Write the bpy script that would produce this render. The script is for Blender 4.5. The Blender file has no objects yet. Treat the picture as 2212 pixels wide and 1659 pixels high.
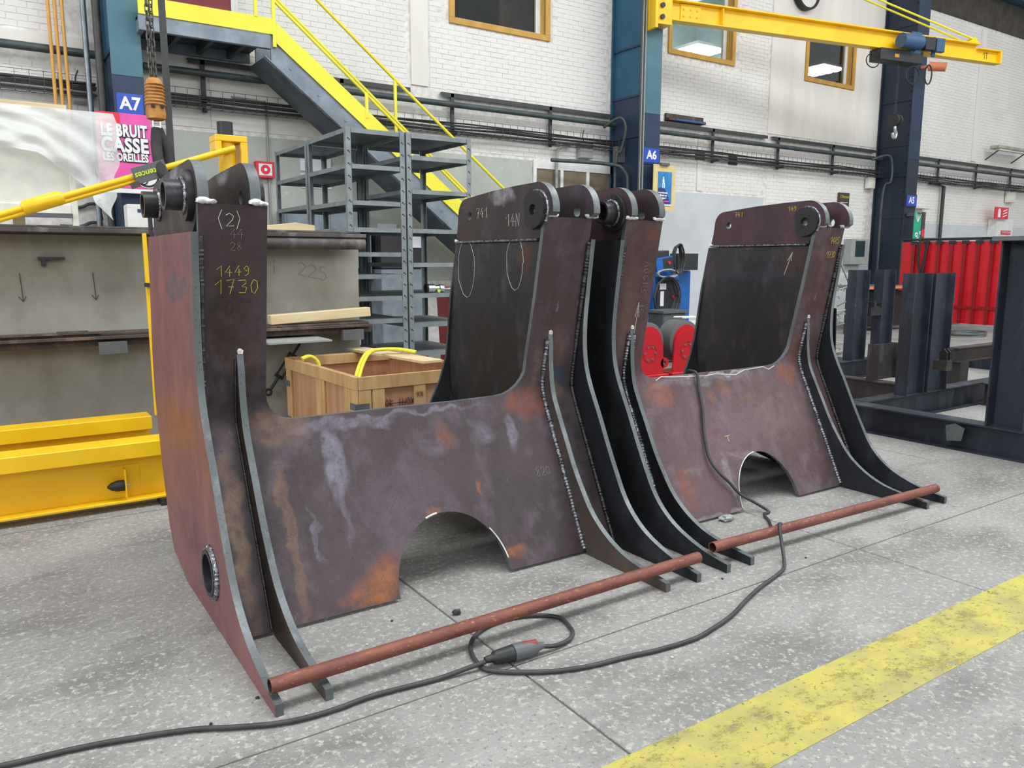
import bpy, bmesh, math, random
from mathutils import Vector, Matrix, geometry
random.seed(7)
SC = bpy.context.scene
COL = SC.collection
PI = math.pi

# ------------------------------------------------------------------ camera
F, PITCH, ROLL, YAW = 1700.5, .155997, .00115, .980816
fw = Vector((math.cos(YAW)*math.cos(PITCH), math.sin(YAW)*math.cos(PITCH), -math.sin(PITCH)))
rt = Vector((math.sin(YAW), -math.cos(YAW), 0)); up = rt.cross(fw)
A = rt*math.cos(ROLL)+up*math.sin(ROLL); B = -rt*math.sin(ROLL)+up*math.cos(ROLL)
cam = bpy.data.cameras.new('camera'); cam.sensor_width = 36; cam.lens = F*36/2212; cam.clip_end = 200
co = bpy.data.objects.new('camera', cam); COL.objects.link(co)
co.matrix_world = Matrix(((A.x, B.x, -fw.x, 0), (A.y, B.y, -fw.y, 0), (A.z, B.z, -fw.z, 1.6), (0, 0, 0, 1)))
SC.camera = co

# ------------------------------------------------------------------ light
w = bpy.data.worlds.new('hall_daylight'); SC.world = w; w.use_nodes = True
w.node_tree.nodes['Background'].inputs[0].default_value = (.93, .97, 1, 1)
w.node_tree.nodes['Background'].inputs[1].default_value = .62
def area(name, loc, sx, sy, power, rot=(0, 0, 0), col=(1, 1, 1)):
    l = bpy.data.lights.new(name, 'AREA'); l.shape = 'RECTANGLE'; l.size = sx; l.size_y = sy; l.energy = power; l.color = col
    o = bpy.data.objects.new(name, l); o.location = loc; o.rotation_euler = rot; COL.objects.link(o)
area('roof_skylight', (10, 2.0, 11.5), 28, 3.5, 2500, (0, 0, 0), (.97, .99, 1))
area('left_fill', (-14, 3, 7), 12, 5, 1500, (math.radians(80), 0, math.radians(-90)), (.97, .99, 1))  # added unseen fill light for the left-facing faces
area('wall_fill', (8, -12, 8), 34, 5, 1500, (math.radians(78), 0, 0), (.97, .99, 1))  # added unseen fill light aimed at the wall and front plates
vs = SC.view_settings; vs.view_transform = 'Standard'; vs.look = 'None'; vs.gamma = 1; vs.use_curve_mapping = False
vs.exposure = 0.0

# ------------------------------------------------------------------ materials
def lin(c):
    return tuple(((v/255)/12.92 if v/255 <= .04045 else ((v/255+.055)/1.055)**2.4) for v in c)+(1,)
class NT:
    def __init__(s, name):
        s.m = bpy.data.materials.new(name); s.m.use_nodes = True; s.t = s.m.node_tree
        s.b = s.t.nodes['Principled BSDF']; s.out = s.t.nodes['Material Output']
        s.co = s.t.nodes.new('ShaderNodeTexCoord').outputs['Object']
    def n(s, k, **kw):
        x = s.t.nodes.new(k)
        for a, v in kw.items():
            if a.startswith('i_'):
                key = a[2:]; x.inputs[int(key) if key.isdigit() else key].default_value = v
            else: setattr(x, a, v)
        return x
    def l(s, a, b): s.t.links.new(a, b)
    def noise(s, scale, detail=4, stretch=(1, 1, 1), rough=.6):
        mp = s.n('ShaderNodeMapping'); mp.inputs['Scale'].default_value = stretch; s.l(s.co, mp.inputs['Vector'])
        x = s.n('ShaderNodeTexNoise'); x.inputs['Scale'].default_value = scale; x.inputs['Detail'].default_value = detail
        x.inputs['Roughness'].default_value = rough; s.l(mp.outputs[0], x.inputs['Vector']); return x.outputs['Fac']
    def ramp(s, fac, a, b):
        x = s.n('ShaderNodeMapRange'); x.inputs['From Min'].default_value = a; x.inputs['From Max'].default_value = b
        s.l(fac, x.inputs['Value']); return x.outputs['Result']
    def mix(s, fac, a, b):
        x = s.n('ShaderNodeMix', data_type='RGBA')
        for sock, v in ((x.inputs[0], fac), (x.inputs[6], a), (x.inputs[7], b)):
            if isinstance(v, (int, float)): sock.default_value = v
            elif isinstance(v, tuple): sock.default_value = v
            else: s.l(v, sock)
        return x.outputs[2]
    def mul(s, a, b, op='MULTIPLY'):
        x = s.n('ShaderNodeMath', operation=op)
        for sock, v in ((x.inputs[0], a), (x.inputs[1], b)):
            if isinstance(v, (int, float)): sock.default_value = v
            else: s.l(v, sock)
        return x.outputs[0]
    def bump(s, fac, strength, dist=.01):
        x = s.n('ShaderNodeBump'); x.inputs['Strength'].default_value = strength; x.inputs['Distance'].default_value = dist
        s.l(fac, x.inputs['Height']); s.l(x.outputs[0], s.b.inputs['Normal'])
    def fin(s, col, rough=.6, metal=0, spec=None):
        if isinstance(col, tuple): s.b.inputs['Base Color'].default_value = col
        else: s.l(col, s.b.inputs['Base Color'])
        if isinstance(rough, (int, float)): s.b.inputs['Roughness'].default_value = rough
        else: s.l(rough, s.b.inputs['Roughness'])
        s.b.inputs['Metallic'].default_value = metal
        if spec is not None: s.b.inputs['Specular IOR Level'].default_value = spec
        return s.m
def paint(name, c, c2=None, scale=3, rough=.5, metal=0, bump=.1, speck=None, speck_at=.68, stretch=(1, 1, 1), bscale=60):
    t = NT(name); c2 = c2 or tuple(max(0, v*.86) for v in c)
    col = t.mix(t.ramp(t.noise(scale, 5, stretch), .35, .65), lin(c), lin(c2))
    if speck: col = t.mix(t.ramp(t.noise(scale*4.3, 6, stretch, .7), speck_at, speck_at+.06), col, lin(speck))
    if bump: t.bump(t.noise(bscale, 3), bump, .004)
    return t.fin(col, rough, metal)
def plain(name, c, rough=.6, metal=0):
    return paint(name, c, tuple(v*.93 for v in c), 5, rough, metal, .03)
def steel(name, c1, c2, c3=None, patches=(), rough=.42, metal=.35, stretch=(1, 1, .5), scratch=.35):
    t = NT(name)
    col = t.mix(t.ramp(t.noise(2.2, 5, stretch), .36, .64), lin(c1), lin(c2))
    if c3: col = t.mix(t.ramp(t.noise(5.5, 6, stretch), .52, .7), col, lin(c3))
    n2 = t.noise(14, 5); n3 = t.ramp(t.noise(38, 6, (1, 1, .7), .75), .38, .66); dist = t.n('ShaderNodeTexNoise'); dist.inputs['Scale'].default_value = 7; dist.inputs['Detail'].default_value = 6
    t.l(t.co, dist.inputs['Vector'])
    d = t.n('ShaderNodeVectorMath', operation='MULTIPLY_ADD'); t.l(dist.outputs['Color'], d.inputs[0])
    d.inputs[1].default_value = (.16, .16, .16)
    sub = t.n('ShaderNodeVectorMath', operation='ADD'); sub.inputs[1].default_value = (-.08, -.08, -.08)
    t.l(t.co, sub.inputs[0]); t.l(sub.outputs[0], d.inputs[2])
    for (p, r, c, k, soft) in patches:
        a = t.n('ShaderNodeVectorMath', operation='SUBTRACT'); t.l(d.outputs[0], a.inputs[0]); a.inputs[1].default_value = p
        b = t.n('ShaderNodeVectorMath', operation='DIVIDE'); t.l(a.outputs[0], b.inputs[0]); b.inputs[1].default_value = r
        ln = t.n('ShaderNodeVectorMath', operation='LENGTH'); t.l(b.outputs[0], ln.inputs[0])
        f = t.ramp(ln.outputs['Value'], 1+soft*.3, 1-soft)
        f = t.mul(f, t.ramp(n2, .25, .6)) if k < 1 else f
        col = t.mix(t.mul(t.mul(f, min(k, 1)), t.mul(t.mul(n3, .3), .7, 'ADD')), col, t.mix(n2, lin(c), lin(tuple(v*.84 for v in c))))
    if scratch:
        s = t.noise(9, 8, (1.5, 1.5, .28), .75)
        col = t.mix(t.mul(t.ramp(s, .64, .72), scratch), col, lin((175, 170, 178)))
    col = t.mix(t.mul(t.ramp(t.noise(20, 8, (1, 1, .6), .8), .45, .62), .28), col, lin(tuple(v*.72 for v in c1)))
    sp = t.noise(90, 2); col = t.mix(t.mul(t.ramp(sp, .6, .72), .45), col, lin((30, 26, 27)))
    t.bump(t.noise(45, 4), .06, .004)
    rg = t.ramp(t.noise(6, 4), .2, .8); rr = t.mul(t.mul(rg, .22), rough, 'ADD')
    return t.fin(col, rr, metal)

M = {}
M['edge'] = steel('cut steel edge', (118, 124, 126), (92, 98, 100), (140, 146, 148), rough=.4, metal=.5)
M['dark_edge'] = steel('dark cut edge', (74, 76, 80), (58, 60, 63), (98, 100, 104), rough=.45)
M['weld'] = NT('weld bead'); t = M['weld']; t.bump(t.noise(70, 3), .8, .006)
M['weld'] = t.fin(t.mix(t.ramp(t.noise(55, 3), .35, .65), lin((170, 174, 182)), lin((70, 70, 75))), .3, .75)
M['weld_dark'] = paint('dull weld bead', (88, 88, 90), (52, 50, 50), 30, .4, .6, .6)
M['white_weld'] = paint('white primer lump', (232, 232, 230), (190, 190, 188), 30, .7, 0, .5)
M['mill'] = steel('mill scale dark', (54, 54, 58), (38, 36, 38), (62, 58, 60), rough=.4)
M['hub'] = steel('machined hub', (62, 60, 62), (44, 42, 44), (96, 98, 104), rough=.33, metal=.55)
M['darkblue_steel'] = steel('blue black mill steel', (54, 60, 72), (40, 43, 52), (74, 78, 90), rough=.4, stretch=(1, 1, .3))
M['brown_steel'] = steel('brown mill steel', (76, 66, 62), (52, 50, 54), (88, 84, 84), rough=.45)
M['pipe_red'] = paint('rust red pipe', (132, 80, 64), (106, 60, 48), 16, .6, .15, .5, (168, 118, 90), .6, (.4, 1, 1))
M['pipe_in'] = plain('pipe bore', (52, 34, 30), .8)
M['yellow'] = paint('yellow crane paint', (246, 200, 22), (236, 186, 16), 2, .38, 0, .05, (214, 168, 20), .75)
M['stair_yellow'] = paint('light yellow paint', (238, 228, 60), (228, 216, 52), 2, .45, 0, .05)
M['stair_grey'] = paint('galvanised blue grey', (136, 148, 158), (112, 122, 130), 4, .5, .2, .1)
M['stair_dark'] = paint('stair soffit steel', (84, 92, 98), (66, 72, 78), 3, .6, .1, .1)
M['shelf_grey'] = paint('galvanised shelf', (138, 146, 148), (116, 124, 126), 6, .5, .3, .15, (150, 156, 156), .7)
M['concrete'] = paint('form concrete', (158, 156, 146), (134, 130, 118), 2.2, .85, 0, .35, (104, 98, 86), .72, (1, 1, .6))
M['rail'] = steel('rusty rail steel', (92, 86, 84), (66, 60, 58), (128, 124, 120), rough=.6, metal=.2)
M['rust'] = steel('rusted steel', (92, 78, 72), (66, 58, 56), (124, 104, 92), rough=.75, metal=.1)
M['wood'] = paint('pine timber', (222, 204, 164), (202, 180, 138), 5, .7, 0, .25, (170, 140, 100), .7, (.3, 3, 3))
M['ply'] = paint('plywood panel', (190, 146, 112), (168, 122, 88), 4, .7, 0, .2, (146, 102, 74), .72, (3, 3, .4))
M['crate_wood'] = paint('crate batten pine', (200, 166, 116), (178, 140, 92), 5, .7, 0, .25, (132, 96, 62), .7, (2, 2, .5))
M['sling'] = paint('yellow webbing', (234, 228, 70), (206, 200, 48), 30, .7, 0, .6)
M['zinc'] = paint('zinc strap', (130, 140, 146), (110, 118, 124), 8, .4, .6, .1)
M['black'] = plain('black rubber', (34, 34, 35), .6)
M['cable'] = paint('black cable sheath', (62, 62, 62), (44, 44, 45), 8, .5, 0, .1)
M['darkpipe'] = paint('dark green grey pipe', (74, 84, 84), (54, 62, 62), 5, .5, .1, .2)
M['tray'] = plain('wire tray metal', (74, 76, 76), .6, .3)
M['white'] = plain('white paint', (232, 232, 228), .6)
M['cream'] = plain('cream panel', (228, 226, 212), .6)
M['greybox'] = plain('grey junction box', (160, 162, 158), .6)
M['ochre'] = paint('ochre gas pipe', (214, 160, 74), (196, 142, 60), 4, .5, 0, .1)
M['winwood'] = paint('ochre window frame', (206, 160, 70), (186, 140, 58), 5, .55, 0, .15, None, .7, (1, 1, .3))
M['orange_rubber'] = paint('worn orange hook cover', (196, 138, 56), (150, 92, 44), 14, .6, 0, .3, (96, 60, 40), .64)
M['chain'] = plain('dark chain steel', (92, 88, 84), .45, .6)
M['chrome'] = plain('bright steel', (210, 212, 214), .25, .9)
M['slingblack'] = paint('black round sling', (48, 48, 48), (34, 34, 34), 20, .8, 0, .5)
M['teal'] = paint('teal column paint', (38, 92, 116), (28, 76, 104), 1.4, .5, .05, .1, (60, 104, 112), .7)
M['teal_light'] = paint('faded teal flange paint', (76, 118, 128), (62, 104, 118), 1.4, .5, .05, .1, (46, 70, 90), .76)
M['navy'] = paint('navy column paint', (36, 56, 84), (30, 48, 74), 1.5, .5, .05, .1)
M['navy_dark'] = paint('dark navy column paint', (30, 44, 62), (24, 36, 52), 1.5, .5, .05, .1, (52, 62, 74), .8)
M['green_dark'] = paint('dark green column paint', (36, 58, 60), (32, 48, 54), 1.5, .5, .05, .1)
M['sign_blue'] = plain('sign blue', (30, 78, 190), .4)
M['sign_white'] = plain('sign white', (240, 240, 240), .5)
M['red'] = plain('machine red', (196, 24, 36), .4)
M['curtain'] = plain('red welding curtain', (206, 22, 34), .35)
M['curtain_dark'] = plain('red curtain overlap', (140, 20, 22), .35)
M['machine_blue'] = plain('machine blue', (24, 96, 176), .45)
M['machine_dark'] = plain('machine dark', (40, 42, 44), .5)
M['tyre'] = plain('grey rubber tyre', (92, 92, 92), .7)
M['darkred'] = plain('dark red door', (140, 52, 62), .6)
M['boarding'] = paint('brown boarding', (128, 114, 92), (112, 98, 78), 4, .7, 0, .1)
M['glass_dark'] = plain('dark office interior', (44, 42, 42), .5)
M['office_wall'] = plain('office wall', (196, 216, 216), .8)
M['fluor_tray'] = paint('lamp housing', (186, 184, 172), (150, 140, 120), 4, .5)
M['pink'] = plain('poster pink', (232, 84, 168), .5)
M['post_red'] = plain('poster red', (226, 40, 60), .5)
M['post_blue'] = paint('poster blue', (44, 140, 196), (38, 110, 180), 6, .5, 0, 0)
M['post_navy'] = plain('poster navy', (44, 50, 118), .5)
M['post_tan'] = plain('poster frame tan', (222, 200, 140), .6)
M['post_green'] = plain('poster green', (36, 172, 130), .5)
M['post_brown'] = plain('poster brown', (74, 60, 54), .5)
M['ink'] = plain('black ink', (26, 26, 28), .6)
M['chalk'] = plain('white chalk', (205, 200, 196), .9)
M['chalk_faint'] = plain('faint chalk', (140, 130, 130), .9)
M['chalk_yellow'] = plain('yellow paint marker', (214, 196, 70), .8)
M['fluo'] = plain('yellow green marker', (206, 222, 60), .8)
M['paper'] = plain('white paper', (236, 234, 244), .7)
M['amber'] = plain('amber tag', (206, 140, 40), .5)
M['orange_lamp'] = plain('orange plastic', (226, 132, 96), .5)
M['benchgrey'] = plain('bench grey', (92, 96, 98), .5)
M['reel_dark'] = plain('reel dark plastic', (38, 40, 42), .4)

# glass and plastic film
g = NT('window glass'); g.b.inputs['Transmission Weight'].default_value = 1; g.fin((.9, .95, .95, 1), .02); M['glass'] = g.m
g = NT('plastic film'); g.b.inputs['Transmission Weight'].default_value = 0
tr = g.n('ShaderNodeBsdfTransparent'); df = g.n('ShaderNodeBsdfTranslucent'); df.inputs[0].default_value = lin((250, 250, 250))
m1 = g.n('ShaderNodeMixShader'); m1.inputs[0].default_value = .35; g.fin(lin((238, 240, 240)), .25)
g.l(g.b.outputs[0], m1.inputs[1]); g.l(df.outputs[0], m1.inputs[2])
m2 = g.n('ShaderNodeMixShader'); g.l(g.ramp(g.noise(3, 4), .4, .8), m2.inputs[0]); 
m3 = g.n('ShaderNodeMath', operation='MULTIPLY_ADD'); g.l(g.noise(3, 4), m3.inputs[0]); m3.inputs[1].default_value = .35; m3.inputs[2].default_value = .1
g.l(m3.outputs[0], m2.inputs[0]); g.l(m1.outputs[0], m2.inputs[1]); g.l(tr.outputs[0], m2.inputs[2]); g.l(m2.outputs[0], g.out.inputs[0])
g.bump(g.noise(9, 6), .5, .02); M['film'] = g.m

# brick wall paint, floor concrete
t = NT('white painted brick')
c = t.mix(t.ramp(t.noise(.7, 5), .35, .7), lin((232, 230, 225)), lin((218, 216, 210)))
c = t.mix(t.mul(t.ramp(t.noise(5, 8, (.6, 1, 2.4), .75), .6, .7), .5), c, lin((184, 180, 174)))
t.bump(t.noise(22, 5), .5, .01); M['brick'] = t.fin(c, .75)
t = NT('dirty joint'); c = t.mix(t.ramp(t.noise(9, 6), .4, .62), lin((232, 230, 225)), lin((204, 200, 194))); M['joint'] = t.fin(c, .9)
t = NT('smooth white plaster'); c = t.mix(t.ramp(t.noise(.8, 4, (2, 1, .4)), .35, .7), lin((232, 228, 220)), lin((216, 212, 204))); t.bump(t.noise(12, 4), .15, .01); M['plaster'] = t.fin(c, .7)
t = NT('grey green plaster'); c = t.mix(t.ramp(t.noise(1.1, 5, (1, 1, .6)), .35, .7), lin((186, 190, 182)), lin((166, 170, 162)))
c = t.mix(t.ramp(t.noise(6, 7), .62, .75), c, lin((200, 202, 200))); t.bump(t.noise(14, 5), .2, .01); M['greyplaster'] = t.fin(c, .7)
t = NT('pale blue grey plaster'); c = t.mix(t.ramp(t.noise(1.1, 5), .35, .7), lin((206, 210, 212)), lin((190, 194, 196))); M['bluegrey'] = t.fin(c, .7)
M['darkbrick'] = paint('sooty brick', (78, 72, 66), (58, 54, 50), 3, .9, 0, .5)
M['redbrick'] = paint('bare brick', (150, 112, 86), (120, 86, 66), 6, .9, 0, .5, (196, 180, 160), .62)
t = NT('worn concrete floor')
c = t.mix(t.ramp(t.noise(.9, 6), .34, .68), lin((152, 151, 148)), lin((122, 121, 118)))
c = t.mix(t.mul(t.ramp(t.noise(2.4, 7, (.5, 1, 1)), .5, .66), .75), c, lin((104, 102, 100)))
c = t.mix(t.mul(t.ramp(t.noise(34, 5, (1, 1, 1), .75), .53, .62), .8), c, lin((180, 178, 170)))
c = t.mix(t.mul(t.ramp(t.noise(60, 4), .58, .66), .7), c, lin((104, 98, 92)))
v = t.n('ShaderNodeTexVoronoi'); v.inputs['Scale'].default_value = 26; t.l(t.co, v.inputs['Vector'])
c = t.mix(t.mul(t.ramp(v.outputs['Distance'], .16, .08), t.ramp(t.noise(7, 3), .45, .55)), c, lin((190, 184, 172)))
t.bump(t.noise(60, 6), .35, .006); M['floor'] = t.fin(c, .68)
M['gap'] = plain('floor joint dirt', (96, 92, 88), .95)
t = NT('worn yellow line'); c = t.mix(t.ramp(t.noise(5, 6), .4, .65), lin((182, 172, 84)), lin((154, 146, 92)))
tr = t.n('ShaderNodeBsdfTransparent'); ms = t.n('ShaderNodeMixShader'); t.fin(c, .7)
k = t.ramp(t.noise(5, 12, (.6, 1, 1), .88), .52, .62); k2 = t.ramp(t.noise(40, 5), .62, .68)
t.l(t.mul(k, k2, 'MAXIMUM'), ms.inputs[0]); t.l(t.b.outputs[0], ms.inputs[1]); t.l(tr.outputs[0], ms.inputs[2]); t.l(ms.outputs[0], t.out.inputs[0])
M['line'] = t.m

# ------------------------------------------------------------------ mesh helpers
def wloc(o):
    v = Vector((0, 0, 0))
    while o is not None: v = v+o.location; o = o.parent
    return v
def tag(o, label, cat, group=None, kind=None):
    if label: o['label'] = label
    if cat: o['category'] = cat
    if group: o['group'] = group
    if kind: o['kind'] = kind
    return o
def empty(name, loc, label=None, cat=None, group=None, rz=0, local=False):
    o = bpy.data.objects.new(name, None); o.location = loc; o.rotation_euler = (0, 0, rz); o.empty_display_size = .1
    COL.objects.link(o); tag(o, label, cat, group)
    if local or rz: o['_local'] = 1
    return o
class MB:
    def __init__(s): s.v = []; s.f = []; s.mi = []
    def add(s, vs, fs, mi=0):
        k = len(s.v); s.v += [tuple(v) for v in vs]
        s.f += [tuple(i+k for i in f) for f in fs]; s.mi += [mi]*len(fs); return s
    def box(s, x0, x1, y0, y1, z0, z1, mi=0):
        return s.add([(x0, y0, z0), (x1, y0, z0), (x1, y1, z0), (x0, y1, z0), (x0, y0, z1), (x1, y0, z1), (x1, y1, z1), (x0, y1, z1)],
                     [(0, 3, 2, 1), (4, 5, 6, 7), (0, 1, 5, 4), (1, 2, 6, 5), (2, 3, 7, 6), (3, 0, 4, 7)], mi)
    def bar(s, p, q, w, h, upv=(0, 0, 1), mi=0):
        p = Vector(p); q = Vector(q); d = (q-p).normalized(); u = Vector(upv)
        a = d.cross(u).normalized(); b = a.cross(d).normalized(); vs = []
        for e in (p, q):
            for i, j in ((-1, -1), (1, -1), (1, 1), (-1, 1)): vs.append(e+a*(i*w/2)+b*(j*h/2))
        return s.add(vs, [(0, 1, 2, 3), (7, 6, 5, 4), (0, 4, 5, 1), (1, 5, 6, 2), (2, 6, 7, 3), (3, 7, 4, 0)], mi)
    def cyl(s, p, q, r, r2=None, n=16, caps=True, mi=0):
        return s.tube([p, q], r, n, caps, mi, r2)
    def tube(s, pts, r, n=8, caps=True, mi=0, r2=None, rads=None):
        pts = [Vector(p) for p in pts]; k = len(s.v); prev = None; m = len(pts)
        for i, p in enumerate(pts):
            d = (pts[min(i+1, m-1)]-pts[max(i-1, 0)]).normalized()
            if prev is None:
                a = d.orthogonal().normalized()
            else:
                a = (prev-d*prev.dot(d)); a = a.normalized() if a.length > 1e-6 else d.orthogonal().normalized()
            prev = a; b = d.cross(a); rr = rads[i] if rads else (r if r2 is None else r+(r2-r)*i/(m-1))
            for j in range(n):
                t_ = 2*PI*j/n; s.v.append(tuple(p+a*math.cos(t_)*rr+b*math.sin(t_)*rr))
        for i in range(m-1):
            for j in range(n):
                s.f.append((k+i*n+j, k+i*n+(j+1) % n, k+(i+1)*n+(j+1) % n, k+(i+1)*n+j)); s.mi.append(mi)
        if caps:
            s.f.append(tuple(k+j for j in range(n))[::-1]); s.mi.append(mi)
            s.f.append(tuple(k+(m-1)*n+j for j in range(n))); s.mi.append(mi)
        return s
    def ring(s, c, ax, ro, ri, h, n=32, mi=0, mi_in=None):
        c = Vector(c); ax = Vector(ax).normalized(); a = ax.orthogonal().normalized(); b = ax.cross(a); k = len(s.v)
        for rr, hh in ((ro, 0), (ro, h), (ri, h), (ri, 0)):
            for j in range(n):
                t_ = 2*PI*j/n; s.v.append(tuple(c+ax*hh+(a*math.cos(t_)+b*math.sin(t_))*rr))
        for q in range(4):
            for j in range(n):
                q2 = (q+1) % 4; s.f.append((k+q*n+j, k+q*n+(j+1) % n, k+q2*n+(j+1) % n, k+q2*n+j))
                s.mi.append(mi if (q != 2 or mi_in is None) else mi_in)
        return s
    def prism(s, outer, holes, fn, w0, w1, mi=0, mis=0):
        """outer: closed 2D outline, holes likewise; fn(u,v,w) -> xyz"""
        loops = [outer]+list(holes); flat = [p for L in loops for p in L]
        tris = geometry.tessellate_polygon([[Vector((p[0], p[1], 0)) for p in L] for L in loops])
        k = len(s.v); n = len(flat)
        s.v += [tuple(fn(u, v, w0)) for u, v in flat]+[tuple(fn(u, v, w1)) for u, v in flat]
        for t_ in tris:
            s.f.append(tuple(k+i for i in t_)); s.mi.append(mi); s.f.append(tuple(k+n+i for i in t_[::-1])); s.mi.append(mi)
        o = 0
        for L in loops:
            m = len(L)
            for i in range(m):
                a = o+i; b = o+(i+1) % m; s.f.append((k+a, k+b, k+n+b, k+n+a)); s.mi.append(mis)
            o += m
        return s
    def sheet(s, outer, fn, w0, w1, step=.06, mi=0, mis=1):
        """bent sheet: outline in (u,v), inner grid points so that fn can curve it"""
        n = len(outer); pts = [Vector(p) for p in outer]
        us = [p[0] for p in outer]; vs = [p[1] for p in outer]
        u = min(us)+step*.5
        def inside(x, y):
            r = False; j = n-1
            for i in range(n):
                xi, yi = outer[i]; xj, yj = outer[j]
                if (yi > y) != (yj > y) and x < (xj-xi)*(y-yi)/(yj-yi)+xi: r = not r
                j = i
            return r
        while u < max(us):
            v = min(vs)+step*.5
            while v < max(vs):
                if inside(u, v): pts.append(Vector((u, v)))
                v += step
            u += step
        vv, ee, ff, a1, a2, a3 = geometry.delaunay_2d_cdt(pts, [], [list(range(n))], 1, 1e-5)
        k = len(s.v); m = len(vv)
        s.v += [tuple(fn(p.x, p.y, w0)) for p in vv]+[tuple(fn(p.x, p.y, w1)) for p in vv]
        cnt = {}
        for f in ff:
            s.f.append(tuple(k+i for i in f)); s.mi.append(mi); s.f.append(tuple(k+m+i for i in f[::-1])); s.mi.append(mi)
            for i in range(len(f)):
                e = (f[i], f[(i+1) % len(f)]); cnt[e] = cnt.get(e, 0)+1
        for (a, b) in cnt:
            if (b, a) not in cnt: s.f.append((k+a, k+b, k+m+b, k+m+a)); s.mi.append(mis)
        return s
    def lump(s, c, r, n=8, mi=0, j=.25, seed=1):
        rr = random.Random(seed); k = len(s.v)
        bm = bmesh.new(); bmesh.ops.create_icosphere(bm, subdivisions=2, radius=1)
        for v in bm.verts:
            q = 1+rr.uniform(-j, j); s.v.append((c[0]+v.co.x*r[0]*q, c[1]+v.co.y*r[1]*q, c[2]+v.co.z*r[2]*q))
        for f in bm.faces: s.f.append(tuple(k+v.index for v in f.verts)); s.mi.append(mi)
        bm.free(); return s
    def build(s, name, mats, parent=None, label=None, cat=None, group=None, kind=None, smooth=None, bevel=0, org=None):
        if not isinstance(mats, (list, tuple)): mats = [mats]
        if parent is None:
            xs, ys, zs = zip(*s.v); o0 = Vector(org) if org else Vector(((min(xs)+max(xs))/2, (min(ys)+max(ys))/2, min(zs)))
        else:
            r = parent
            while r.parent: r = r.parent
            o0 = Vector((0, 0, 0)) if r.get('_local') else wloc(parent)
        me = bpy.data.meshes.new(name)
        me.from_pydata([(v[0]-o0.x, v[1]-o0.y, v[2]-o0.z) for v in s.v], [], s.f)
        for m in mats: me.materials.append(m if not isinstance(m, str) else M[m])
        if len(mats) > 1: me.polygons.foreach_set('material_index', s.mi)
        bm = bmesh.new(); bm.from_mesh(me); bmesh.ops.recalc_face_normals(bm, faces=bm.faces); bm.to_mesh(me); bm.free()
        if smooth:
            me.polygons.foreach_set('use_smooth', [True]*len(me.polygons)); me.set_sharp_from_angle(angle=math.radians(smooth))
        o = bpy.data.objects.new(name, me); COL.objects.link(o)
        if parent is None: o.location = o0
        else: o.parent = parent
        if bevel:
            b = o.modifiers.new('bevel', 'BEVEL'); b.width = bevel; b.segments = 1; b.limit_method = 'ANGLE'; b.angle_limit = math.radians(50)
        tag(o, label, cat, group, kind); return o
def copy_tree(o, parent=None, loc=None, label=None):
    c = o.copy(); COL.objects.link(c); c.parent = parent
    if loc is not None: c.location = loc
    if label: c['label'] = label
    for ch in [x for x in bpy.data.objects if x.parent == o]: copy_tree(ch, c)
    return c
def text(s, size, loc, mat, name='lettering', parent=None, face='-y', thick=.004, sx=1, rot=0, bold=.0, align='CENTER', shear=0, sp=1):
    """flat lettering converted to a mesh; face '-y': reads towards -Y, '-x': towards -X"""
    cu = bpy.data.curves.new('txt', 'FONT'); cu.body = s; cu.size = size; cu.extrude = thick/2; cu.offset = bold; cu.shear = shear
    cu.align_x = align; cu.align_y = 'CENTER'; cu.space_character = sp; cu.resolution_u = 3
    o = bpy.data.objects.new('txt', cu); COL.objects.link(o)
    me = bpy.data.meshes.new_from_object(o); bpy.data.objects.remove(o); 
    R = Matrix.Rotation(PI/2, 4, 'X') if face == '-y' else Matrix.Rotation(-PI/2, 4, 'Z') @ Matrix.Rotation(PI/2, 4, 'X')
    if face == 'up': R = Matrix.Identity(4)
    me.transform(Matrix.Translation(loc) @ R @ Matrix.Rotation(rot, 4, 'Z') @ Matrix.Diagonal((sx, 1, 1, 1)))
    if parent is not None:
        r = parent
        while r.parent: r = r.parent
        if not r.get('_local'): me.transform(Matrix.Translation(-wloc(parent)))
    me.materials.clear(); me.materials.append(M[mat]); ob = bpy.data.objects.new(name, me); COL.objects.link(ob); ob.parent = parent
    return ob
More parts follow.
